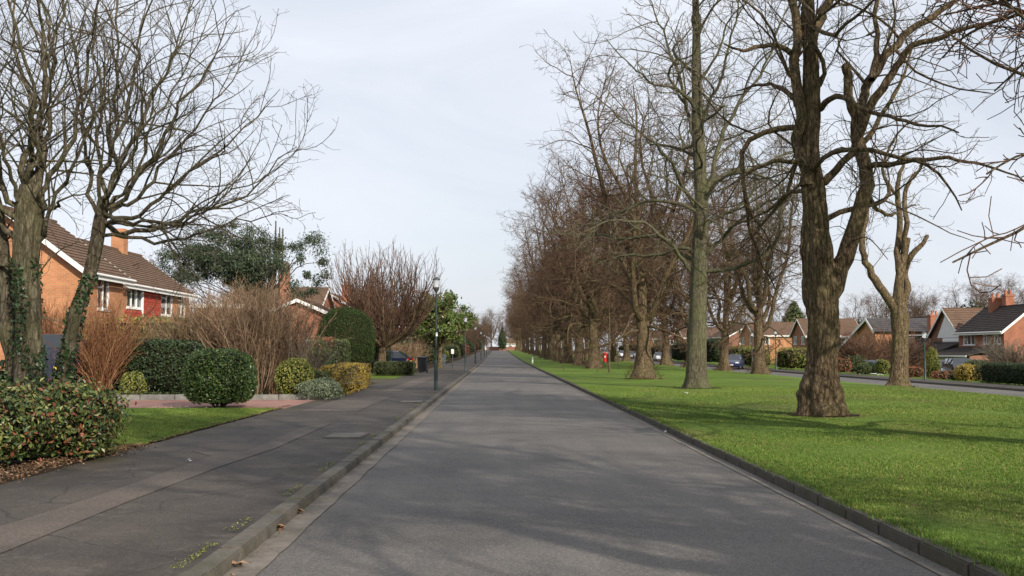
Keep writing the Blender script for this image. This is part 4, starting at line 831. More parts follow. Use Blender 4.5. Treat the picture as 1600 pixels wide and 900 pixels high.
def house(name, label, x0, y0, lx, ly, eave, ridge, axis, wall, roof, wins={}, z=None, oh=.35, gable_mat=None, n=14, group=None, barge=True, ridge_off=0., eave2=None):
    """wins: side letter -> [(u, z, w, h, lights)]; W faces the road on the right, E faces it on the left, S faces the camera"""
    z = float(gz(x0, y0)) - .05 if z is None else z; root = tag(empty(name, (x0, y0, z)), label, 'house', group); b = MB()
    sides = {'S': ((0, 0, 0), (1, 0, 0), (0, -1, 0), lx), 'N': ((lx, ly, 0), (-1, 0, 0), (0, 1, 0), lx), 'W': ((0, ly, 0), (0, -1, 0), (-1, 0, 0), ly), 'E': ((lx, 0, 0), (0, 1, 0), (1, 0, 0), ly)}
    for k, (o, u, nn, wd) in sides.items():
        wall_face(b, o, u, nn, wd, eave, wins.get(k, []))
    if axis == 'x':
        ym = ly / 2 + ridge_off
        for x in (0, lx): b.face((x, 0, eave), (x, ly, eave), (x, ym, ridge))
    else:
        xm = lx / 2 + ridge_off
        for y in (0, ly): b.face((0, y, eave), (lx, y, eave), (xm, y, ridge))
    b.build('wall', M[wall], root)
    for k, (o, u, nn, wd) in sides.items():
        for q in wins.get(k, []):
            if len(q) > 5: continue
            window(root, np.array(o) + np.array(u) * q[0] + [0, 0, q[1]], u, nn, q[2], q[3], q[4])
    b = MB(); t = .03
    if axis == 'x':
        sl = (ridge - eave) / (ly / 2 + ridge_off); sl2 = (ridge - eave) / (ly / 2 - ridge_off)
        roof_slope(b, (-oh, -oh, eave - oh * sl + t), (lx + oh, -oh, eave - oh * sl + t), (-oh, ym, ridge + t), (lx + oh, ym, ridge + t), n)
        roof_slope(b, (-oh, ly + oh, eave - oh * sl2 + t), (lx + oh, ly + oh, eave - oh * sl2 + t), (-oh, ym, ridge + t), (lx + oh, ym, ridge + t), n)
        b.box(-oh, ym - .09, ridge, lx + oh, ym + .09, ridge + .1)
        ends = [(x, s) for x in (-oh - .03, lx + oh) for s in (0, 1)]
        def bp(x, s): 
            e = (-oh, eave - oh * sl) if s == 0 else (ly + oh, eave - oh * sl2); return [(x, e[0], e[1] - .2), (x, ym, ridge - .18), (x, ym, ridge + .05), (x, e[0], e[1] + .05)]
        ext = (.03, 0, 0)
    else:
        sl = (ridge - eave) / (lx / 2 + ridge_off); sl2 = (ridge - eave) / (lx / 2 - ridge_off)
        roof_slope(b, (-oh, -oh, eave - oh * sl + t), (-oh, ly + oh, eave - oh * sl + t), (xm, -oh, ridge + t), (xm, ly + oh, ridge + t), n)
        roof_slope(b, (lx + oh, -oh, eave - oh * sl2 + t), (lx + oh, ly + oh, eave - oh * sl2 + t), (xm, -oh, ridge + t), (xm, ly + oh, ridge + t), n)
        b.box(xm - .09, -oh, ridge, xm + .09, ly + oh, ridge + .1)
        ends = [(y, s) for y in (-oh - .03, ly + oh) for s in (0, 1)]
        def bp(y, s):
            e = (-oh, eave - oh * sl) if s == 0 else (lx + oh, eave - oh * sl2); return [(e[0], y, e[1] - .2), (xm, y, ridge - .18), (xm, y, ridge + .05), (e[0], y, e[1] + .05)]
        ext = (0, .03, 0)
    b.build('roof', M[roof], root)
    if barge:
        for q, s in ends: b = MB(); b.prism(bp(q, s), ext); b.build('bargeboard', M['white'], root)
    # fascia and gutter along the eaves
    for s in (0, 1):
        b = MB(); e = eave - oh * (sl if s == 0 else sl2)
        if axis == 'x': yy = -oh - .04 if s == 0 else ly + oh + .01; b.box(-oh, yy, e - .2, lx + oh, yy + .03, e + .0); b.cyl((-oh, yy - .05 if s == 0 else yy + .08, e), (lx + oh, yy - .05 if s == 0 else yy + .08, e), .055, 8)
        else: xx = -oh - .04 if s == 0 else lx + oh + .01; b.box(xx, -oh, e - .2, xx + .03, ly + oh, e + .0); b.cyl((xx - .05 if s == 0 else xx + .08, -oh, e), (xx - .05 if s == 0 else xx + .08, ly + oh, e), .055, 8)
        b.build('gutter', M['white'], root)
    return root
def chimney(root, x, y, z0, z1, sx=.5, sy=.35, m='brick_red', pots=2):
    b = MB(); b.box(x - sx, y - sy, z0, x + sx, y + sy, z1 - .2); b.box(x - sx - .05, y - sy - .05, z1 - .197, x + sx + .05, y + sy + .05, z1 - .08); b.box(x - sx, y - sy, z1 - .077, x + sx, y + sy, z1)
    c = b.build('chimney', M[m], root)
    for k in range(pots):
        b = MB(); px = x + (k - (pots - 1) / 2) * .45; b.lathe([(.13, z1 + .002), (.11, z1 + .3), (.13, z1 + .32), (.13, z1 + .4), (.09, z1 + .4)], 10, (px, y)); b.build('pot', M['pot'], c)
def panel(root, name, m, o, u, n, w_, h_, th=.05, rows=0):
    o, u, n = [np.array(q, float) for q in (o, u, n)]; z = np.array([0, 0, 1.]); b = MB()
    if rows:
        for k in range(rows):
            a, c = h_ * k / rows, h_ * (k + 1) / rows
            b.prism([o + z * a + n * (th + .03), o + z * c + n * th, o + z * c + n * .003, o + z * a + n * .003], u * w_)
    else: b.prism([o + n * .003, o + u * w_ + n * .003, o + u * w_ + z * h_ + n * .003, o + z * h_ + n * .003], n * th)
    return b.build(name, M[m], root)
# --- left: orange brick gabled pair
hA = house('brick_house', 'orange brick house whose blank gable end faces us behind the ivy clad trees', -23.4, 44.5, 6.5, 4.7, 4.95, 7.35, 'y', 'brick_orange', 'tile_brown', {'E': [(1.6, 3.3, 1.4, 1.3, 2)]}, z=.05, n=16)
hB = house('brick_house', 'orange brick house with red hung tiles between two white upstairs windows', -24.6, 53.2, 6.1, 12.2, 5.05, 7.2, 'y', 'brick_orange', 'tile_brown', {'E': [(1.2, 3.7, 2.4, 1.2, 3), (6.7, 3.5, 2.2, 1.35, 2), (10., 3.5, 1.4, 1.3, 2), (1.5, .9, 2.4, 1.3, 3), (7, .8, 2.8, 1.4, 3)]}, z=.05, n=16)
panel(hB, 'hung_tiles', 'tile_hung', (6.1, 3.72, 2.8), (0, 1, 0), (1, 0, 0), 2.85, 2.1, .04, 16)
chimney(hB, 3.05, 8.8, 6.7, 8.45, .36, .36, 'brick_orange', 0)
panel(hB, 'hung_tiles', 'tile_hung', (6.1, .9, 2.8), (0, 1, 0), (1, 0, 0), 2.8, .78, .04, 6)
panel(hB, 'white_band', 'white', (6.1, 3.5, 2.5), (0, 1, 0), (1, 0, 0), 8.6, .22, .16)
panel(hB, 'downpipe', 'white', (6.1, 3.42, 0.1), (0, 1, 0), (1, 0, 0), .09, 4.7, .1)
# projecting white framed bay with its small gable
pr = tag(empty('bay_gable', (-18.45, 51.2, .05)), 'small orange brick gabled bay with white barge boards between the two houses', 'house wing'); b = MB()
wall_face(b, (-3.2, 0, 0), (1, 0, 0), (0, -1, 0), 3.5, 4.7, []); wall_face(b, (.3, 0, 0), (0, 1, 0), (1, 0, 0), 1.6, 4.7, [(.35, 2.9, .8, 1.3)]); b.face((-3.2, 0, 4.7), (.3, 0, 4.7), (-1.45, 0, 5.9)); b.build('wall', M['brick_orange'], pr)
window(pr, (.3, .35, 2.9), (0, 1, 0), (1, 0, 0), .8, 1.3, 1)
b = MB(); roof_slope(b, (.65, -.3, 4.5), (.65, 1.6, 4.5), (-1.45, -.3, 5.96), (-1.45, 1.6, 5.96), 8); roof_slope(b, (-3.5, -.3, 4.5), (-3.5, 1.6, 4.5), (-1.45, -.3, 5.96), (-1.45, 1.6, 5.96), 8); b.build('roof', M['tile_brown'], pr)
for s in ((.67, 4.48), (-3.52, 4.48)): b = MB(); b.prism([(s[0], -.34, s[1] - .2), (-1.45, -.34, 5.76), (-1.45, -.34, 6.0), (s[0], -.34, s[1] + .04)], (0, .03, 0)); b.build('bargeboard', M['white'], pr)
# flat roofed white porch at its far end
pc = tag(empty('flat_roofed_porch', (-18.4, 65.6, .05)), 'white edged flat roofed extension at the far end of the orange brick house', 'extension'); b = MB(); b.box(.1, 0, 0, 2.6, 4.5, 4.1); b.build('wall', M['brick_brown'], pc); b = MB(); b.box(-.1, -.2, 4.1, 2.9, 4.7, 4.35); b.build('fascia', M['white'], pc)
# bungalow and further houses on the left
hC = house('brick_bungalow', 'low brick house with a pale brown roof behind the bare brown shrubs', -17.2, 74, 7.2, 9.5, 3.5, 5.0, 'y', 'brick_red', 'tile_brown', {'E': [(1.2, 1.2, 2.2, 1.3, 3), (5.8, 1.2, 2.2, 1.3, 3)], 'S': [(4.2, 1.1, 1.8, 1.2, 2)]}, z=.05)
hD = house('brick_house', 'red brick house with a red chimney behind the yew dome', -24, 96, 8, 10, 5, 7.3, 'x', 'brick_red', 'tile_brown', {'E': [(1.4, 3.1, 2, 1.2, 3), (6, 3.1, 2, 1.2, 3)], 'S': [(4.5, 3.2, 1.6, 1.2, 2)]}, z=.05)
chimney(hD, 5.0, .8, 5.5, 9., .45, .4, 'brick_red')
hE = house('brick_house', 'farther red brick house behind the pollarded tree', -22, 118, 8, 11, 5, 7.6, 'y', 'brick_red', 'tile_orange', {'E': [(1.4, 3.1, 2, 1.2, 3), (6, 3.1, 2, 1.2, 3)], 'S': [(4.8, 3.2, 1.6, 1.2, 2)]})
chimney(hE, 5.2, 3, 6, 8.8)
for i, y in enumerate((150, 182, 214, 250)):
    h_ = house('brick_house', 'distant brick house among the trees left of the road, %s' % ('first', 'second', 'third', 'fourth')[i] + ' beyond the magnolia', -21 - 2 * (i % 2), y, 8, 10, 5, 7.4, 'xy'[i % 2], 'brick_red', 'tile_brown', {'E': [(1.4, 3.1, 2, 1.2, 2), (6, 3.1, 2, 1.2, 2)], 'S': [(4.6, 3.1, 1.8, 1.2, 2)]}, n=8)
    chimney(h_, 4, 4.8, 5.5, 8.6)
# white low building closing the road
hw = house('white_building', 'small white building with a brown roof closing the far end of the road', 3.5, 492, 8.5, 7, 3.2, 5.2, 'x', 'render', 'tile_brown', {'S': [(1, .9, 2, 1.2, 2), (5, .9, 2, 1.2, 2)]}, z=1.5, n=6)
bw = tag(empty('brick_wall', (-5, 476, 1.4)), 'low red brick wall across the far end of the road', 'wall'); b = MB(); b.box(0, 0, 0, 13, .3, 1.7); b.build('wall', M['brick_brown'], bw)
# --- right: houses beyond the far road
ZR = -.95
hF = house('brick_house', 'brown brick house with two chimneys at the right edge', 44.4, 95, 5.4, 9.4, 4.45, 6.6, 'y', 'brick_red', 'tile_dark', {'W': [(1.0, 3.05, 2.6, 1.2, 3), (5.3, 3.1, 1.2, 1.1, 2), (7.4, 3.1, 1.4, 1.1, 2)], 'S': []}, z=ZR)
chimney(hF, 2.5, 6.9, 5.4, 7.5, .5, .45); chimney(hF, 3.1, 5.6, 5.6, 7.75, .4, .4)
g = tag(empty('lean_to_garage', (41.2, 95.4, ZR)), 'low tiled lean to with white fascia in front of the brown brick house', 'garage'); b = MB(); b.box(.3, 0, 0, 3.17, 8.5, 2.1); b.build('wall', M['brick_brown'], g)
b = MB(); roof_slope(b, (-.1, -.3, 2.15), (-.1, 8.8, 2.15), (3.15, -.3, 2.85), (3.15, 8.8, 2.85), 9); b.build('roof', M['tile_dark'], g)
b = MB(); b.box(-.16, -.3, 1.95, -.11, 8.8, 2.12); b.build('fascia', M['white'], g)
for k in range(2): b = MB(); b.box(.24, .6 + k * 3.4, .02, .297, 3.0 + k * 3.4, 1.9); b.build('garage_door', M['render'], g)
hG = house('white_gabled_house', 'house with a steep white boarded gable, left of the brown brick house', 45.2, 105, 10, 8.6, 3.7, 6.75, 'x', 'brick_brown', 'tile_brown', {'W': [(4.2, 2.1, 1.8, 1.2, 4, 0)]}, z=ZR)
panel(hG, 'white_boards', 'white', (0, 5.0, .9), (0, -1, 0), (-1, 0, 0), 4.0, 2.85, .05, 18)
b = MB(); b.prism([(-.003, 6.4, 3.8), (-.003, 1.2, 3.8), (-.003, 3.9, 6.45)], (-.05, 0, 0)); b.build('white_gable_boards', M['white'], hG)
window(hG, (-.1, 4.8, 2.3), (0, -1, 0), (-1, 0, 0), 3.4, 1.2, 4)
hH = house('tile_roofed_house', 'dark roofed house with a white dormer and red chimney beyond the golden conifer', 47, 114.5, 8, 9, 3.1, 5.6, 'y', 'brick_brown', 'tile_dark', {}, z=ZR)
chimney(hH, 2.6, 8.6, 4, 6.6, .6, .5)
panel(hH, 'dormer', 'black_timber', (-.02, 8.6, 2.9), (0, -1, 0), (-1, 0, 0), 7.6, 1.25, .5)
panel(hH, 'dormer_fascia', 'white', (-.02, 8.7, 4.15), (0, -1, 0), (-1, 0, 0), 7.8, .14, .6)
for u in (7.9, 3.9): window(hH, (-.6, u, 3.05), (0, -1, 0), (-1, 0, 0), 1.6, .95, 2)
po = tag(empty('gabled_porch', (41.5, 105.5, ZR)), 'timber garage and porch with a white lattice gable behind the golden conifer', 'porch'); b = MB(); b.box(.6, 0, 0, 5.4, 11.5, 1.95); b.build('wall', M['brick_brown'], po)
b = MB(); roof_slope(b, (0, -.3, 1.98), (0, 11.8, 1.98), (4.6, -.3, 3.75), (4.6, 11.8, 3.75), 10); b.build('roof', M['tile_dark'], po)
b = MB(); b.box(-.06, -.3, 1.8, -.01, 11.8, 1.95); b.build('fascia', M['white'], po)
b = MB(); b.box(.53, 7.6, .02, .597, 11, 1.8); b.build('garage_door', M['garage'], po)
b = MB(); b.box(.53, 1., .02, .597, 3.6, 1.8); b.build('garage_door', M['garage'], po)
a0 = (-.5, 4.1, 1.9); b = MB(); b.face((-.45, 4.2, 1.95), (-.45, 7.4, 1.95), (-.45, 5.8, 3.6)); b.build('gable_board', M['black_timber'], po)
b = MB()
for y0_, z0_, y1_, z1_ in ((4.1, 1.9, 5.8, 3.75), (7.5, 1.9, 5.8, 3.75), (4.1, 1.95, 7.5, 1.95), (5.8, 1.95, 5.8, 3.7), (4.9, 2.0, 6.4, 3.0), (6.7, 2.0, 5.2, 3.0), (4.5, 2.0, 5.8, 2.9), (7.1, 2.0, 5.8, 2.9)): b.cyl((-.52, y0_, z0_), (-.52, y1_, z1_), .08, 6)
for yy in (4.3, 7.3): b.cyl((-.5, yy, 0), (-.5, yy, 1.9), .09, 8)
b.build('lattice', M['white'], po)
b = MB(); roof_slope(b, (-.6, 4.0, 1.95), (3, 4.0, 1.95), (-.6, 5.8, 3.8), (3, 5.8, 3.8), 5); roof_slope(b, (-.6, 7.6, 1.95), (3, 7.6, 1.95), (-.6, 5.8, 3.8), (3, 5.8, 3.8), 5); b.build('porch_roof', M['tile_dark'], po)
hI = house('brick_house', 'brick house with a large grey hipped roof behind the pollarded tree', 52, 134, 9, 16, 4.4, 6.9, 'y', 'brick_red', 'tile_grey', {'W': [(1, 3., 1.6, 1.1, 2), (6, 3., 1.6, 1.1, 2)]}, z=ZR)
panel(hI, 'skylight', 'lead', (-.3, 8.5, 4.35), (0, -1, 0), (-1, 0, .9), 1.4, 1.2, .05)
hJ = tag(empty('gable_house', (44.2, 127, ZR)), 'house with a long white edged sloping gable left of the pollarded tree', 'house')
b = MB(); pr_ = [(0, 0, 0), (0, 14, 0), (0, 14, 2.3), (0, 2.2, 6.3), (0, 0, 5.0)]; b.prism(pr_, (9, 0, 0)); b.build('wall', M['brick_orange'], hJ)
b = MB(); roof_slope(b, (-.35, 14.6, 2.13), (9.3, 14.6, 2.13), (-.35, 2.2, 6.36), (9.3, 2.2, 6.36), 18); roof_slope(b, (-.35, -.5, 4.75), (9.3, -.5, 4.75), (-.35, 2.2, 6.36), (9.3, 2.2, 6.36), 7); b.build('roof', M['tile_grey'], hJ)
for e in ((14.6, 2.15), (-.5, 4.77)): b = MB(); b.prism([(-.42, e[0], e[1] - .3), (-.42, 2.2, 6.06), (-.42, 2.2, 6.42), (-.42, e[0], e[1] + .05)], (.05, 0, 0)); b.build('bargeboard', M['white'], hJ)
window(hJ, (0, 6.2, 3.0), (0, -1, 0), (-1, 0, 0), 1.6, 1.1, 2)
hK = house('rendered_house', 'small pale rendered house with a pink tiled roof behind the forked lime', 50, 163, 8, 8, 4.4, 5.8, 'y', 'render', 'tile_orange', {'W': [(2, 3., 1.6, 1.2, 2), (6, 2.6, 1.6, 1.2, 2)]}, z=ZR + .2)
hL = house('brick_house', 'brown roofed house with bay just left of the forked lime', 45, 166, 8, 0.1 + 8, 4.6, 7.0, 'x', 'brick_red', 'tile_brown', {'W': [(1, 3.25, 1.8, 1.2, 3), (5, 3.25, 1.8, 1.2, 3)], 'S': [(2, 3.3, 1.4, 1.2, 2)]}, z=ZR + .2)
hL.location = (45, 158, ZR + .2); hK.location = (50, 152, ZR + .2)
hM = house('brick_house', 'orange brick house with a tall chimney between two limes, beyond the yellow hedge', 45, 190, 8, 11, 4.9, 7.2, 'x', 'brick_orange', 'tile_brown', {'W': [(1, 3.25, 1.8, 1.3, 3), (7, 3.3, 1.8, 1.3, 3)], 'S': [(1, 3.25, 1.6, 1.3, 2)]}, z=ZR + .35)
chimney(hM, .4, -.3, 0, 8.6, .6, .4, 'brick_orange')
hN = house('brick_house', 'brown roofed house with white windows above the dark blue car', 44, 207, 9, 20, 4.8, 7.3, 'y', 'brick_brown', 'tile_brown', {'W': [(1, 3.25, 1.8, 1.2, 3), (6, 3.3, 1.8, 1.2, 3), (11, 3.3, 1.8, 1.2, 3), (16, 3.3, 1.8, 1.2, 3)], 'S': [(2, 3.3, 1.4, 1.2, 2), (5.5, 3.3, 1.4, 1.2, 2)]}, z=ZR + .45)
for i, y in enumerate((245, 275, 305, 340)):
    h_ = house('brick_house', 'distant brick house seen between lime trunks, %s beyond the dark blue car' % ('nearest', 'second', 'third', 'farthest')[i], 42, y, 9, 14, 4.9, 7.3, 'xy'[i % 2], ('brick_orange', 'brick_red')[i % 2], 'tile_brown', {'W': [(1, 3.25, 1.8, 1.3, 2), (6, 3.3, 1.8, 1.3, 2)], 'S': [(1.5, 3.3, 1.8, 1.3, 2), (5.4, 3.3, 1.6, 1.3, 2)]}, z=float(zr(y)) - .95, n=8)
    chimney(h_, 4.5, 5, 6, 8.8)

# ---------------------------------------------------------------- planting on the right
bush('dark_hedge', 'clipped dark green hedge at the right edge beyond the far road', 'hedge', (28.3, 58.4, -.25), (.9, 4.6, 1.15), 9000, .10, 'leaf_dark', 'box', seed=71, amp=.05, thick=.12)
bush('golden_shrub', 'yellow orange shrub at the left end of the dark clipped hedge', 'shrub', (*at(1516, 65.5)[:2], -.3), (.85, .8, 1.05), 2200, .10, 'leaf_gold', seed=72, amp=.2)
bush('round_shrub', 'rounded olive green bush behind the yellow orange shrub', 'shrub', (*at(1532, 74)[:2], -.4), (1.15, 1, 1.35), 2400, .11, 'leaf_olive', seed=73, amp=.12)
bush('golden_conifer', 'yellow green pointed conifer in front of the timber garage', 'conifer', (*at(1458, 74.5)[:2], -.4), (.62, .62, 2.35), 4500, .10, 'leaf_yellowgreen', 'cone', seed=74, amp=.16, thick=.25, asp=.35, zmin=-.95)
for i, (px, dd, rx, h, lm_, lb) in enumerate([(1314, 84, .9, 1.2, 'leaf_copper', 'rusty orange shrub right of the forked lime'), (1338, 88, 1., 1.5, 'leaf_olive', 'green shrub beside the rusty orange one'), (1380, 84, .45, 1.25, 'leaf_yellowgreen', 'small upright yellow green shrub left of the pollarded tree'), (1362, 86, .6, 1.0, 'leaf_dark', 'small dark shrub beside the white car'), (1350, 80, .5, .9, 'leaf_olive', 'low sage shrub at the far pavement'), (1427, 74, .7, .8, 'leaf_copper', 'low brown shrub by the timber garage'), (1485, 71, 1.2, .6, 'leaf_copper', 'low reddish planting in front of the parked pair of cars'), (1499, 68, .4, .45, 'leaf_dark', 'dark low bush left of the yellow orange shrub')]):
    bush('garden_shrub', lb, 'shrub', (*at(px, dd)[:2], float(gz(at(px, dd)[0], dd))), (rx, .7, h), 900, .12, lm_, seed=80 + i, amp=.25)
for i, (px0, dd, L, h, lm_, lb) in enumerate([(1240, 101, 8, 2.1, 'leaf_yellowgreen', 'yellow green hedge just left of the forked lime'), (1180, 116, 8, 2.2, 'leaf_yellowgreen', 'yellow green hedge right of the dark blue car'), (1150, 134, 7, 2.3, 'leaf_yellowgreen', 'yellow green hedge behind the dark blue car'), (1108, 140, 8, 3.4, 'leaf_dark', 'tall dark evergreen mass right of the green grey trunk'), (1068, 180, 9, 3., 'leaf_dark', 'dark hedge behind the green grey trunk'), (1030, 235, 12, 2.6, 'leaf_olive', 'distant hedge between the big trunks'), (985, 300, 16, 2.8, 'leaf_dark', 'farthest hedge along the far road')]):
    x = 28.5; yy = 28.5 * F / (px0 - 778); bush('roadside_hedge', lb, 'hedge', (28.5, yy, float(gz(28.5, yy))), (1.1, L / 2 * (1 + i * .3), h), 2600, .17, lm_, 'box', seed=90 + i, amp=.16)
broom('weeping_shrub', 'pinkish bare weeping tree in front of the long sloping gable', 'tree', (*at(1352, 97)[:2], -.75), (2.7, 2, 3.9), 60, 'twig_red', 95, r0=.05, lean=.97, up=.15, dens=(5, 6), lf=(.4, .5), rt=.011, wob=.12, squash=.3)
broom('bare_garden_tree', 'bare brown shrub against the brown brick house at the right edge', 'shrub', (*at(1586, 70)[:2], -.4), (2.6, 2, 2.6), 60, 'twig_grey', 96, r0=.04, lean=.97, up=.12, dens=(5, 6), lf=(.4, .5), rt=.008, wob=.14, squash=.2)
broom('bare_garden_tree', 'bare purplish tree between the pollarded tree and the forked lime', 'tree', (*at(1400, 100)[:2], -.8), (3.0, 2, 4.6), 50, 'twig_red', 97, r0=.05, lean=.97, up=.13, dens=(5, 6), lf=(.4, .5), rt=.012, wob=.13, squash=.3)
# distant conifer by the white building, and another among the far houses
bush('dark_conifer', 'dark conifer left of the white building closing the road', 'conifer', (1.9, 470, 1.4), (2., 2., 10.), 1500, .6, 'leaf_dark', 'cone', seed=101, amp=.1, zmin=-.95)
bush('tall_conifer', 'brown green pointed conifer rising behind the orange brick house', 'conifer', (56, 205, -.5), (3.4, 3.4, 11.5), 2600, .5, 'leaf_olive', 'cone', seed=102, amp=.1, zmin=-.95)
bush('dark_conifer', 'dark round topped conifer behind the white gabled house', 'conifer', (62, 140, -.9), (2.6, 2.6, 8.6), 2200, .4, 'leaf_dark', seed=103, amp=.25)
bush('dark_conifer', 'tall dark evergreen above the roofs behind the forked lime', 'conifer', (68, 205, -.6), (4, 3, 8), 2200, .4, 'leaf_dark', seed=104, amp=.25)

# background trees: copies of the limes, reduced
bgp = [(56, 120, .5), (64, 135, .62), (58, 150, .55), (72, 165, .66), (60, 182, .6), (70, 195, .7), (80, 140, .6), (62, 225, .62), (84, 215, .75), (56, 250, .7), (70, 270, .75), (52, 300, .75), (90, 300, .8), (60, 340, .8), (44, 380, .75), (30, 420, .8), (22, 460, .7), (90, 180, .7), (40, 320, .6), (74, 110, .55)]
names = ['behind the houses right of the grass']
for i, (x, y, sc) in enumerate(bgp):
    o = place_lime(i % 3, x, y, 'bare brown tree rising behind the houses beyond the far road', 'bare trees behind the far houses', sc)
bgl = [(-12, 112, .42), (-16, 130, .5), (-9.5, 140, .36), (-12, 158, .42), (-8.5, 176, .38), (-14, 195, .55), (-9, 215, .42), (-11, 240, .5), (-8, 262, .45), (-13, 290, .6), (-8, 315, .5), (-10, 345, .6), (-7.5, 380, .6), (-11, 415, .7), (-6.5, 450, .6), (-30, 130, .55), (-34, 170, .6), (-26, 230, .6), (-30, 290, .7), (-24, 350, .7), (-14, 420, .85), (-3, 500, .95), (8, 520, .8), (-14, 510, .9), (-20, 495, .8), (-7, 530, 1.), (2, 545, .9), (14, 530, .85), (20, 510, .8), (26, 540, .8), (-26, 520, .9), (-5, 400, .5), (-6, 365, .5), (-9, 330, .55), (-6.8, 300, .4), (-13, 270, .6), (-16, 205, .6), (-11, 178, .5), (-18, 150, .55), (-30, 100, .5), (-38, 90, .5)]
for i, (x, y, sc) in enumerate(bgl):
    place_lime(i % 3, x, y, 'bare brown tree in the gardens beyond the magnolia, left of the road', 'bare trees in the gardens along the left of the road', sc)
leafl = [(-7.6, 112, 1.1, 2.0, 'leaf_olive'), (-6.9, 124, .9, 2.6, 'leaf_olive'), (-7.0, 135, 1.0, 1.5, 'leaf_yellowgreen'), (-8.5, 150, 1.6, 3., 'leaf_dark'), (-7., 168, 1.2, 2.2, 'leaf_olive'), (-7.2, 190, 1.4, 3.2, 'leaf_dark'), (-7, 212, 1.4, 2.4, 'leaf_copper'), (-7.5, 240, 1.8, 3.6, 'leaf_dark'), (-7, 270, 1.6, 2.6, 'leaf_olive'), (-7, 305, 1.8, 3.2, 'leaf_copper'), (-7, 350, 2, 4., 'leaf_dark'), (-7.5, 400, 2.2, 4., 'leaf_olive'), (-14, 105, 2, 3.4, 'leaf_dark'), (-12.5, 128, 2.4, 3.8, 'leaf_olive')]
for i, (x, y, r, h, m_) in enumerate(leafl):
    bush('garden_hedge', ('olive', 'leafy', 'yellow green', 'dark', 'green', 'dark green', 'rusty', 'dark', 'green', 'rusty', 'dark', 'green', 'dark', 'olive')[i] + ' distant shrub, ' + ORD[i] + ' along the left pavement beyond the magnolia', 'shrub', (x, y, float(gz(x, y))), (r, 2.2 + i * .35, h), 1300, .16 + .01 * i, m_, seed=120 + i, amp=.22, group='distant garden shrubs along the left pavement')
tag(strip('horizon_woods', [-900, -420, -150, 150, 420, 900], 700, 701, [14, 12, 9, 9, 12, 14], M['far'], 1.), kind='structure') if False else None

# ---------------------------------------------------------------- lamp posts
def lamp_post(label, x, y, H=4.28, green=True, z=None, lean=0):
    root = tag(empty('lamp_post', (x, y, float(gz(x, y)) if z is None else z)), label, 'street lamp', 'old style street lamps'); root.rotation_euler = (0, R(lean), random.random())
    b = MB(); b.lathe([(.085, -.02), (.085, .03), (.072, .05), (.072, 1.05), (.06, 1.12), (.045, 1.14)], 16); b.build('base', M['post_green'], root, smooth=True)
    b = MB(); b.lathe([(.045, 1.13), (.04, 2.4), (.036, H - .52)], 14); c = b.build('post', M['post_green' if green else 'post_grey'], root, smooth=True)
    b = MB(); b.lathe([(.036, H - .54), (.10, H - .44), (.12, H - .38), (.12, H - .34), (.10, H - .338)], 16); b.build('collar', M['post_grey'], root, smooth=True)
    b = MB(); b.lathe([(.085, H - .335), (.135, H - .1), (.14, H - .06)], 16); b.build('lantern', M['lantern'], root, smooth=True)
    b = MB(); b.lathe([(.155, H - .06), (.15, H - .02), (.07, H + .03), (.03, H + .06)], 16); b.build('cap', M['post_grey'], root, smooth=True)
    b = MB(); b.box(-.035, -.085, .35, .035, -.066, .75); b.build('access_door', M['post_grey'], root)
    return root
x, y = gp(681, 609, .1); lp = lamp_post('tall green lamp post with a glass lantern, nearest on the left pavement', x, y, 4.28)
b = MB(); b.box(-.045, -.05, 2.05, .045, -.042, 2.2); b.build('number_plate', M['white'], lp)
lamp_post('second lamp post along the left pavement, in front of the distant trees', -2.4, 80.7, 3.95, False)
for i, y in enumerate((121, 161, 201, 242, 284, 326)): lamp_post(('third', 'fourth', 'tiny fifth', 'tiny sixth', 'tiny seventh', 'tiny eighth')[i] + ' lamp post from the front along the left pavement', -2.5, y, 4.1, False)
lamp_post('lamp post with a white globe beyond the grass, left of the burred lime', 23.6 + 1.2, 106, 3.5, False)
lamp_post('slim lamp post behind the yellow green hedge gap, right of the burred lime', 25.2, 98.5, 3.6, True)
lamp_post('lamp post beside the pollarded tree in front of the timber garage', 26.2, 66.6, 2.9, True)
lamp_post('grey lamp post between the two big roadside trunks', 24.8, 156, 4.0, False)
sp = tag(empty('sign_post', (-3.95, 95, .1)), 'short dark post on the inner side of the left pavement', 'post'); b = MB(); b.lathe([(.06, 0), (.05, 1.6), (.03, 1.66)], 10); b.build('post', M['post_grey'], sp); b = MB(); b.box(-.12, -.075, 1.2, .12, -.055, 1.6); b.build('plate', M['white'], sp)

# ---------------------------------------------------------------- wheelie bins, post box, bollard
def wheelie(label, x, y, m, h=1.07, rz=0.):
    root = tag(empty('wheelie_bin', (x, y, float(gz(x, y))), rz), label, 'wheelie bin', 'wheelie bins by the front gardens'); b = MB(); w0, w1 = .22, .29
    i = len(b.v); b.v += [(-w0, -w0 - .02, .06), (w0, -w0 - .02, .06), (w0, w0, .1), (-w0, w0, .1), (-w1, -w1 - .06, h - .1), (w1, -w1 - .06, h - .1), (w1, w1, h - .1), (-w1, w1, h - .1)]
    b.f += [(3, 2, 1, 0), (0, 1, 5, 4), (1, 2, 6, 5), (2, 3, 7, 6), (3, 0, 4, 7), (4, 5, 6, 7)]; b.build('bin_body', M[m], root, bevel=.02)
    b = MB(); b.prism([(-.31, -.38, h - .1), (-.31, .33, h - .1), (-.31, .33, h + .0), (-.31, .0, h + .03), (-.31, -.38, h - .04)], (.62, 0, 0)); b.build('lid', M[m], root, bevel=.015)
    b = MB(); b.cyl((-.26, .36, h - .06), (.26, .36, h - .06), .018, 8); b.build('handle', M[m], root)
    for s in (-1, 1): b = MB(); b.cyl((s * .21, .25, .1), (s * .27, .25, .1), .1, 14); b.build('wheel', M['tyre'], root)
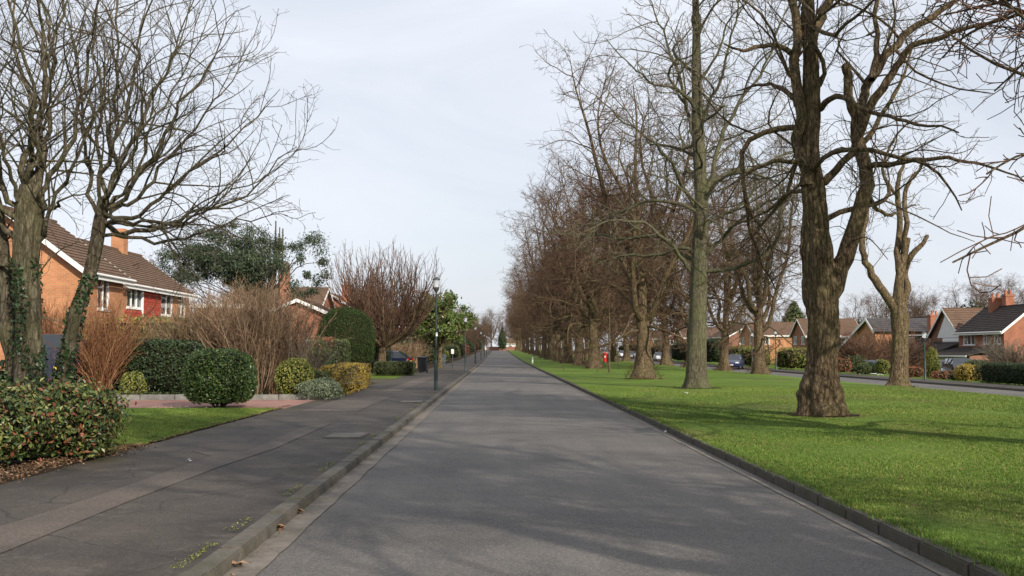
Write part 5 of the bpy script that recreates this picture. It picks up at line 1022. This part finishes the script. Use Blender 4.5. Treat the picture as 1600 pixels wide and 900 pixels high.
wheelie('dark grey wheelie bin standing at the foot of the yew dome', *at(577, 76)[:2], 'bin', 1.12, .2)
wheelie('dark wheelie bin behind the one at the yew dome, lid just showing', *at(584, 88)[:2], 'bin', 1.1, .1)
wheelie('dark wheelie bin on the pavement left of the nearest lamp post', *at(661, 73.5)[:2], 'bin', 1.08, -.2)
wheelie('blue grey wheelie bin farther on, under the magnolia', *at(691, 99)[:2], 'bin_blue', 1.08, .3)
pbx = tag(empty('pillar_box', at(945, 128)), 'red pillar post box on the grass between the lime trunks', 'post box'); pbx.scale = (.9, .9, .85)
b = MB(); b.lathe([(.27, 0), (.27, .12)], 20); b.build('plinth', M['post_grey'], pbx, smooth=True)
b = MB(); b.lathe([(.235, .12), (.235, 1.27)], 20); b.build('body', M['red'], pbx, smooth=True)
b = MB(); b.lathe([(.285, 1.27), (.285, 1.36), (.2, 1.45), (.06, 1.5)], 20); b.build('cap', M['red'], pbx, smooth=True)
b = MB(); b.box(-.12, -.252, 1.12, .12, -.236, 1.17); b.build('slot', M['bin'], pbx)
b = MB(); b.box(-.08, -.25, .75, .08, -.236, .98); b.build('notice_plate', M['white'], pbx)
lb = tag(empty('litter_bin', at(949.5, 130)), 'black litter bin beside the red post box', 'litter bin'); b = MB(); b.lathe([(.22, 0), (.25, .85), (.25, .9)], 14); b.build('bin_body', M['bin'], lb, smooth=True); b = MB(); b.lathe([(.27, .9), (.27, 1.0), (.15, 1.12)], 14); b.build('hood', M['bin'], lb, smooth=True)
bo = tag(empty('bollard', at(832, 124)), 'small white bollard on the grass edge by the road', 'bollard'); b = MB(); b.lathe([(.085, 0), (.085, .58), (.07, .66), (.03, .69)], 14); b.build('post', M['white'], bo, smooth=True); b = MB(); b.lathe([(.088, .45), (.088, .52)], 14); b.build('band', M['bin'], bo, smooth=True)

# ---------------------------------------------------------------- cars
def car(label, loc, rz, paint, name='parked_car', L=4.2, Wd=1.74, H=1.45, suv=False, plate=False):
    root = tag(empty(name, loc, rz), label, 'car', 'parked cars'); zg = .24 if not suv else .32; bl = (.90 if not suv else 1.08) * H / 1.45
    # stations along x (front at -L/2): x, half width, hood/belt height, roof height, roof half width
    c0, c1, c2, c3 = (-.22, .02, .30, .47) if not suv else (-.24, -.08, .44, .485)
    st = [(-.5, .60, .52, 0, 0), (-.485, .78, .62, 0, 0), (-.42, .86, .72, 0, 0), (-.30, .87, .86 * bl / .9, 0, 0), (c0, .87, bl * .98, bl * .99, .74), (c1, .87, bl, H, .60), (.15, .87, bl * 1.01, H * 1.0, .61), (c2, .87, bl * 1.02, H * .985, .60), (c3, .84, bl * 1.02, bl * 1.04, .72), (.488, .80, bl * .9, 0, 0), (.5, .70, .55, 0, 0)]
    secs = []
    for x, hw, hb, hr, rw in st:
        hw *= Wd / 1.74; rw = (rw or hw * .85) * Wd / 1.74; hr = max(hr, hb + .015); k = .93
        zb = zg if abs(x) < .48 else zg + .12
        secs.append([(x * L, -hw * .9, zb), (x * L, -hw, zb + .12), (x * L, -hw, (zb + hb) / 2 + .08), (x * L, -hw * k, hb), (x * L, -rw, hr - .01), (x * L, -rw * .5, hr + .015), (x * L, rw * .5, hr + .015), (x * L, rw, hr - .01), (x * L, hw * k, hb), (x * L, hw, (zb + hb) / 2 + .08), (x * L, hw, zb + .12), (x * L, hw * .9, zb)])
    b = MB(); g = MB(); n = 12
    for i in range(len(secs) - 1):
        for j in range(n - 1):
            q = [secs[i][j], secs[i][j + 1], secs[i + 1][j + 1], secs[i + 1][j]]
            side = j in (3, 7) and 4 <= i <= 7; screen = j in (4, 5, 6) and i in (4, 7)
            (g if side or screen else b).face(*q)
        b.face(secs[i][0], secs[i + 1][0], secs[i + 1][n - 1], secs[i][n - 1])
    b.face(*secs[0]); b.face(*secs[-1][::-1])
    import bmesh
    def weld(mb, nm, m):
        me = bpy.data.meshes.new(nm); me.from_pydata(mb.v, [], mb.f); me.materials.append(m); bm = bmesh.new(); bm.from_mesh(me); bmesh.ops.remove_doubles(bm, verts=bm.verts, dist=1e-4); bmesh.ops.recalc_face_normals(bm, faces=bm.faces); bm.to_mesh(me); bm.free()
        me.polygons.foreach_set('use_smooth', [True] * len(me.polygons)); me.set_sharp_from_angle(angle=R(35)); return link(nm, me, root)
    weld(b, 'body', M[paint]); weld(g, 'windows', M['car_glass'])
    b = MB()
    for s in (-1, 1):
        for xx in (c1 * L + .02, .17 * L):
            k = np.array([(xx, s * .87 * Wd / 1.74 * .935, bl), (xx, s * .612 * Wd / 1.74, H - .01)]); b.cyl(k[0], k[1], .035, 6)
    b.build('pillars', M[paint], root)
    for sx in (-.31, .31):
        for s in (-1, 1):
            yy = s * (Wd / 2 - .12); r = .32 if not suv else .37
            b = MB(); b.cyl((sx * L, yy - .1, r), (sx * L, yy + .105, r), r, 20); wv = b.build('wheel', M['tyre'], root); b = MB(); b.cyl((sx * L, yy + s * .08, r), (sx * L, yy + s * .112, r), r * .66, 14); b.build('rim', M['rim'], wv)
    for s in (-1, 1):
        b = MB(); b.box(-L * .492, s * .62 - .17, .62, -L * .455, s * .62 + .17, .76); b.build('headlight', M['lamp_clear'], root, bevel=.02)
        b = MB(); zz = .74 if not suv else .95; b.box(L * .478, s * .68 - .11, zz, L * .5035, s * .68 + .11, zz + (.17 if not suv else .32)); b.build('tail_light', M['lamp_red'], root, bevel=.02)
        b = MB(); b.box(c1 * L - .35, s * (Wd / 2 + .02) - .09, bl, c1 * L - .2, s * (Wd / 2 + .02) + .09, bl + .13); b.build('mirror', M[paint], root, bevel=.02)
    b = MB(); b.box(L * .5, -.26, .62 if not suv else .85, L * .508, .26, .73 if not suv else .97); b.build('number_plate', M['yellow'], root)
    b = MB(); b.box(-L * .508, -.26, .42, -L * .5, .26, .53); b.build('number_plate', M['white'], root)
    return root
car('dark navy tall car parked behind the ivy clad trees, tail lights showing', (-15.5, 38.3, .11), R(-62) , 'car_navy', 'parked_car', 4.6, 1.85, 2.05, True)
car('dark blue hatchback with a red tail light behind the low clipped hedge', (*at(601, 84)[:2], .1), R(-10), 'car_navy')
car('dark blue hatchback parked on the far road between two limes', (23.5, 108.5, -.3), R(70), 'car_blue', H=1.5)
car('white car parked in front of the white gabled house', (*at(1482, 80)[:2], -.58), R(75), 'car_white')
car('black car parked beside the white one by the yellow orange shrub', (*at(1503, 77)[:2], -.52), R(80), 'car_black', suv=True, H=1.55)
car('silver estate car on the drive right of the black car', (*at(1520, 86)[:2], -.62), R(85), 'car_silver')
car('white car in front of the weeping tree', (*at(1364, 90.5)[:2], -.68), R(60), 'car_white')
car('silver car on the drive just left of the pollarded tree', (*at(1386, 103)[:2], -.8), R(60), 'car_silver')
for i, (px, dd, c_) in enumerate(((990, 196, 'car_white'), (968, 222, 'car_white'), (943, 258, 'car_silver'), (1000, 210, 'car_black'), (1030, 172, 'car_silver'))):
    car(('distant white car parked on the far road, right of the post box', 'distant white car beyond it, nearer the post box', 'small pale car seen left of the red post box', 'distant dark car tucked beside the white ones', 'pale car between the big roadside trunks')[i], (25.6, dd, float(zr(dd)) - .3), R(88), c_)

# ---------------------------------------------------------------- small things
def fallen_leaf(px, py, z, s, m='leaf_dead', lab='', nm='fallen_leaf', cat='leaf', grp='fallen leaves in the gutter'):
    x, y = gp(px, py, z); b = MB(); rg = np.random.default_rng(int(px)); 
    for k in range(5):
        a = rg.random() * 6.28; c = np.array([rg.normal(0, s * .4), rg.normal(0, s * .4), .004 + k * .006]); u = np.array([math.cos(a), math.sin(a), rg.normal(0, .3)]) * s; v_ = np.array([-math.sin(a), math.cos(a), rg.normal(0, .3)]) * s * .5
        b.face(c - u, c + v_ + [0, 0, s * .25], c + u, c - v_ + [0, 0, s * .2])
    return tag(b.build(nm, M[m], None, loc=(x, y, z + .002)), lab, cat, grp)
fallen_leaf(436, 828, .012, .055, lab='curled brown leaves lying in the gutter, nearer pile'); fallen_leaf(468, 802, .012, .05, lab='curled brown leaves lying in the gutter, farther pile'); fallen_leaf(372, 885, .012, .045, lab='small brown leaf scraps in the gutter at the bottom of the photo')
fallen_leaf(295, 721, .112, .03, 'litter', 'white scrap of litter on the dark pavement', 'litter_scrap', 'litter', None)
fallen_leaf(1040, 676, .012, .035, 'litter', 'small pale scrap of litter at the right kerb', 'litter_scrap', 'litter', None)
fallen_leaf(1073, 615, .112, .05, 'litter', 'pale scrap on the grass by the green grey trunk', 'litter_scrap', 'litter', None)
# leaf litter beneath the shrubs, moss and daisies, as uncountable stuff
def scatter(name, n, fx, mat_, size, seed, z=.118, asp=.6):
    rg = np.random.default_rng(seed); c = fx(rg, n); v, q = leaves(c, np.tile([0, 0, 1.], (len(c), 1)), size, asp, rg, .35); return tag(link(name, mesh_np(name, v, q, M[mat_], smooth=False)), kind='stuff')
def f_edge(rg, n):
    y = rg.uniform(11., 17.5, n); x = -5.75 + rg.normal(0, .16, n) - .4 * rg.random(n) * (y < 15.5); return np.stack([x, y, .115 + rg.random(n) * .03], 1)
scatter('leaf_litter', 2600, f_edge, 'leaf_dead', .045, 1)
def f_edge2(rg, n):
    y = rg.uniform(16, 30, n); x = -5.68 + rg.normal(0, .05, n); return np.stack([x, y, .112 + rg.random(n) * .015], 1)
scatter('edge_litter', 900, f_edge2, 'leaf_dead', .035, 2)
def f_gut(rg, n):
    y = 5 + 45 * rg.random(n) ** 1.6; k = rg.random(n) < .5; x = np.where(k, -1.93 + np.abs(rg.normal(0, .05, n)), 3.32 - np.abs(rg.normal(0, .04, n))); return np.stack([x, y, .018 + 0 * y], 1)
scatter('gutter_debris', 700, f_gut, 'leaf_dead', .02, 3)
def f_foot(rg, n):
    o = []
    for cx, cy, r in ((7.5, 25.2, .62), (7.9, 43.2, .66), (7.66, 57.4, .8)):
        a = rg.random(n // 3) * 6.28; rr = r * (.7 + np.abs(rg.normal(0, .35, n // 3))); o.append(np.stack([cx + np.cos(a) * rr * 1.2, cy + np.sin(a) * rr, .115 + 0 * a], 1))
    return np.concatenate(o)
scatter('trunk_foot_litter', 1800, f_foot, 'leaf_dead', .045, 4)
def f_lawn(rg, n): return np.stack([rg.uniform(4, 14, n), 8 + 30 * rg.random(n), .13 + 0 * rg.random(n)], 1)
scatter('leaf_scatter', 700, f_lawn, 'leaf_dead', .045, 5)
def f_moss(rg, n):
    y = 5 + 40 * rg.random(n) ** 1.5; keep = np.array([mnoise.noise(Vector((0, q * .8, 2))) > .05 for q in y]); y = y[keep]; x = -2.19 - np.abs(rg.normal(0, .05, len(y))); return np.stack([x, y, .11 + 0 * y], 1)
scatter('kerb_moss', 5000, f_moss, 'leaf_yellowgreen', .018, 6)
scatter('daisies', 16, lambda rg, n: np.stack([rg.normal(-8.3, .6, n), rg.uniform(28.2, 28.6, n), .15 + 0 * rg.random(n)], 1), 'litter', .045, 7)

# grass: one tuft of blades, scattered by geometry nodes over a rectangle
def tuft_mesh(seed, nb=16, h=.03, r=.05):
    rg = np.random.default_rng(seed); V = []; Q = []
    for k in range(nb):
        a = rg.random() * 6.28; p = np.array([rg.normal(0, r * .8), rg.normal(0, r * .6), -.004]); u = np.array([math.cos(a), math.sin(a), 0]) * .0026; ln = np.array([math.cos(a + 1.57), math.sin(a + 1.57), 0]) * rg.uniform(-.9, .9) ; hh = h * rg.uniform(.5, 1.25)
        m = p + np.array([0, 0, hh * .55]) + ln * hh * .25; t = p + np.array([0, 0, hh]) + ln * hh * .8; i = len(V); V += [p - u, p + u, m + u * .8, m - u * .8, t + u * .2, t - u * .2]; Q += [[i, i + 1, i + 2, i + 3], [i + 3, i + 2, i + 4, i + 5]]
    return np.array(V), np.array(Q)
def grass_field(name, x0, x1, y0, y1, z, dens, seed, h=.045, scale=1.):
    v, q = tuft_mesh(seed, h=h); o = link(name, mesh_np(name, v, q, M['blade'], smooth=False)); tag(o, kind='stuff')
    ng = bpy.data.node_groups.new(name, 'GeometryNodeTree'); ng.interface.new_socket('Geometry', in_out='INPUT', socket_type='NodeSocketGeometry'); ng.interface.new_socket('Geometry', in_out='OUTPUT', socket_type='NodeSocketGeometry')
    gi = ng.nodes.new('NodeGroupInput'); go = ng.nodes.new('NodeGroupOutput'); gr = ng.nodes.new('GeometryNodeMeshGrid'); gr.inputs['Size X'].default_value = x1 - x0; gr.inputs['Size Y'].default_value = y1 - y0; gr.inputs['Vertices X'].default_value = 2; gr.inputs['Vertices Y'].default_value = 2
    tr_ = ng.nodes.new('GeometryNodeTransform'); tr_.inputs['Translation'].default_value = ((x0 + x1) / 2, (y0 + y1) / 2, z)
    di = ng.nodes.new('GeometryNodeDistributePointsOnFaces'); di.inputs['Density'].default_value = dens; di.inputs['Seed'].default_value = seed
    ip = ng.nodes.new('GeometryNodeInstanceOnPoints'); rv = ng.nodes.new('FunctionNodeRandomValue'); rv.data_type = 'FLOAT_VECTOR'; rv.inputs[0].default_value = (-.12, -.12, 0); rv.inputs[1].default_value = (.12, .12, 6.28)
    rs = ng.nodes.new('FunctionNodeRandomValue'); rs.data_type = 'FLOAT'; rs.inputs[2].default_value = .6 * scale; rs.inputs[3].default_value = 1.35 * scale
    l = ng.links.new; l(gr.outputs[0], tr_.inputs[0]); l(tr_.outputs[0], di.inputs[0]); l(di.outputs['Points'], ip.inputs['Points']); l(gi.outputs[0], ip.inputs['Instance']); l(rv.outputs[0], ip.inputs['Rotation']); l(rs.outputs[1], ip.inputs['Scale']); l(ip.outputs[0], go.inputs[0])
    md = o.modifiers.new('scatter', 'NODES'); md.node_group = ng; return o
grass_field('verge_grass', 3.47, 7.5, 5.5, 14, .1, 650, 1, .02)
grass_field('verge_grass', 3.47, 12, 14, 26, .1, 330, 2, .021, 1.2)
grass_field('verge_grass', 3.47, 17, 26, 46, .09, 120, 3, .022, 1.6)
grass_field('verge_edge_grass', 3.44, 3.56, 5, 40, .1, 500, 4, .04)
grass_field('lawn_grass', -12, -5.72, 15.5, 28.5, .115, 330, 5, .02)
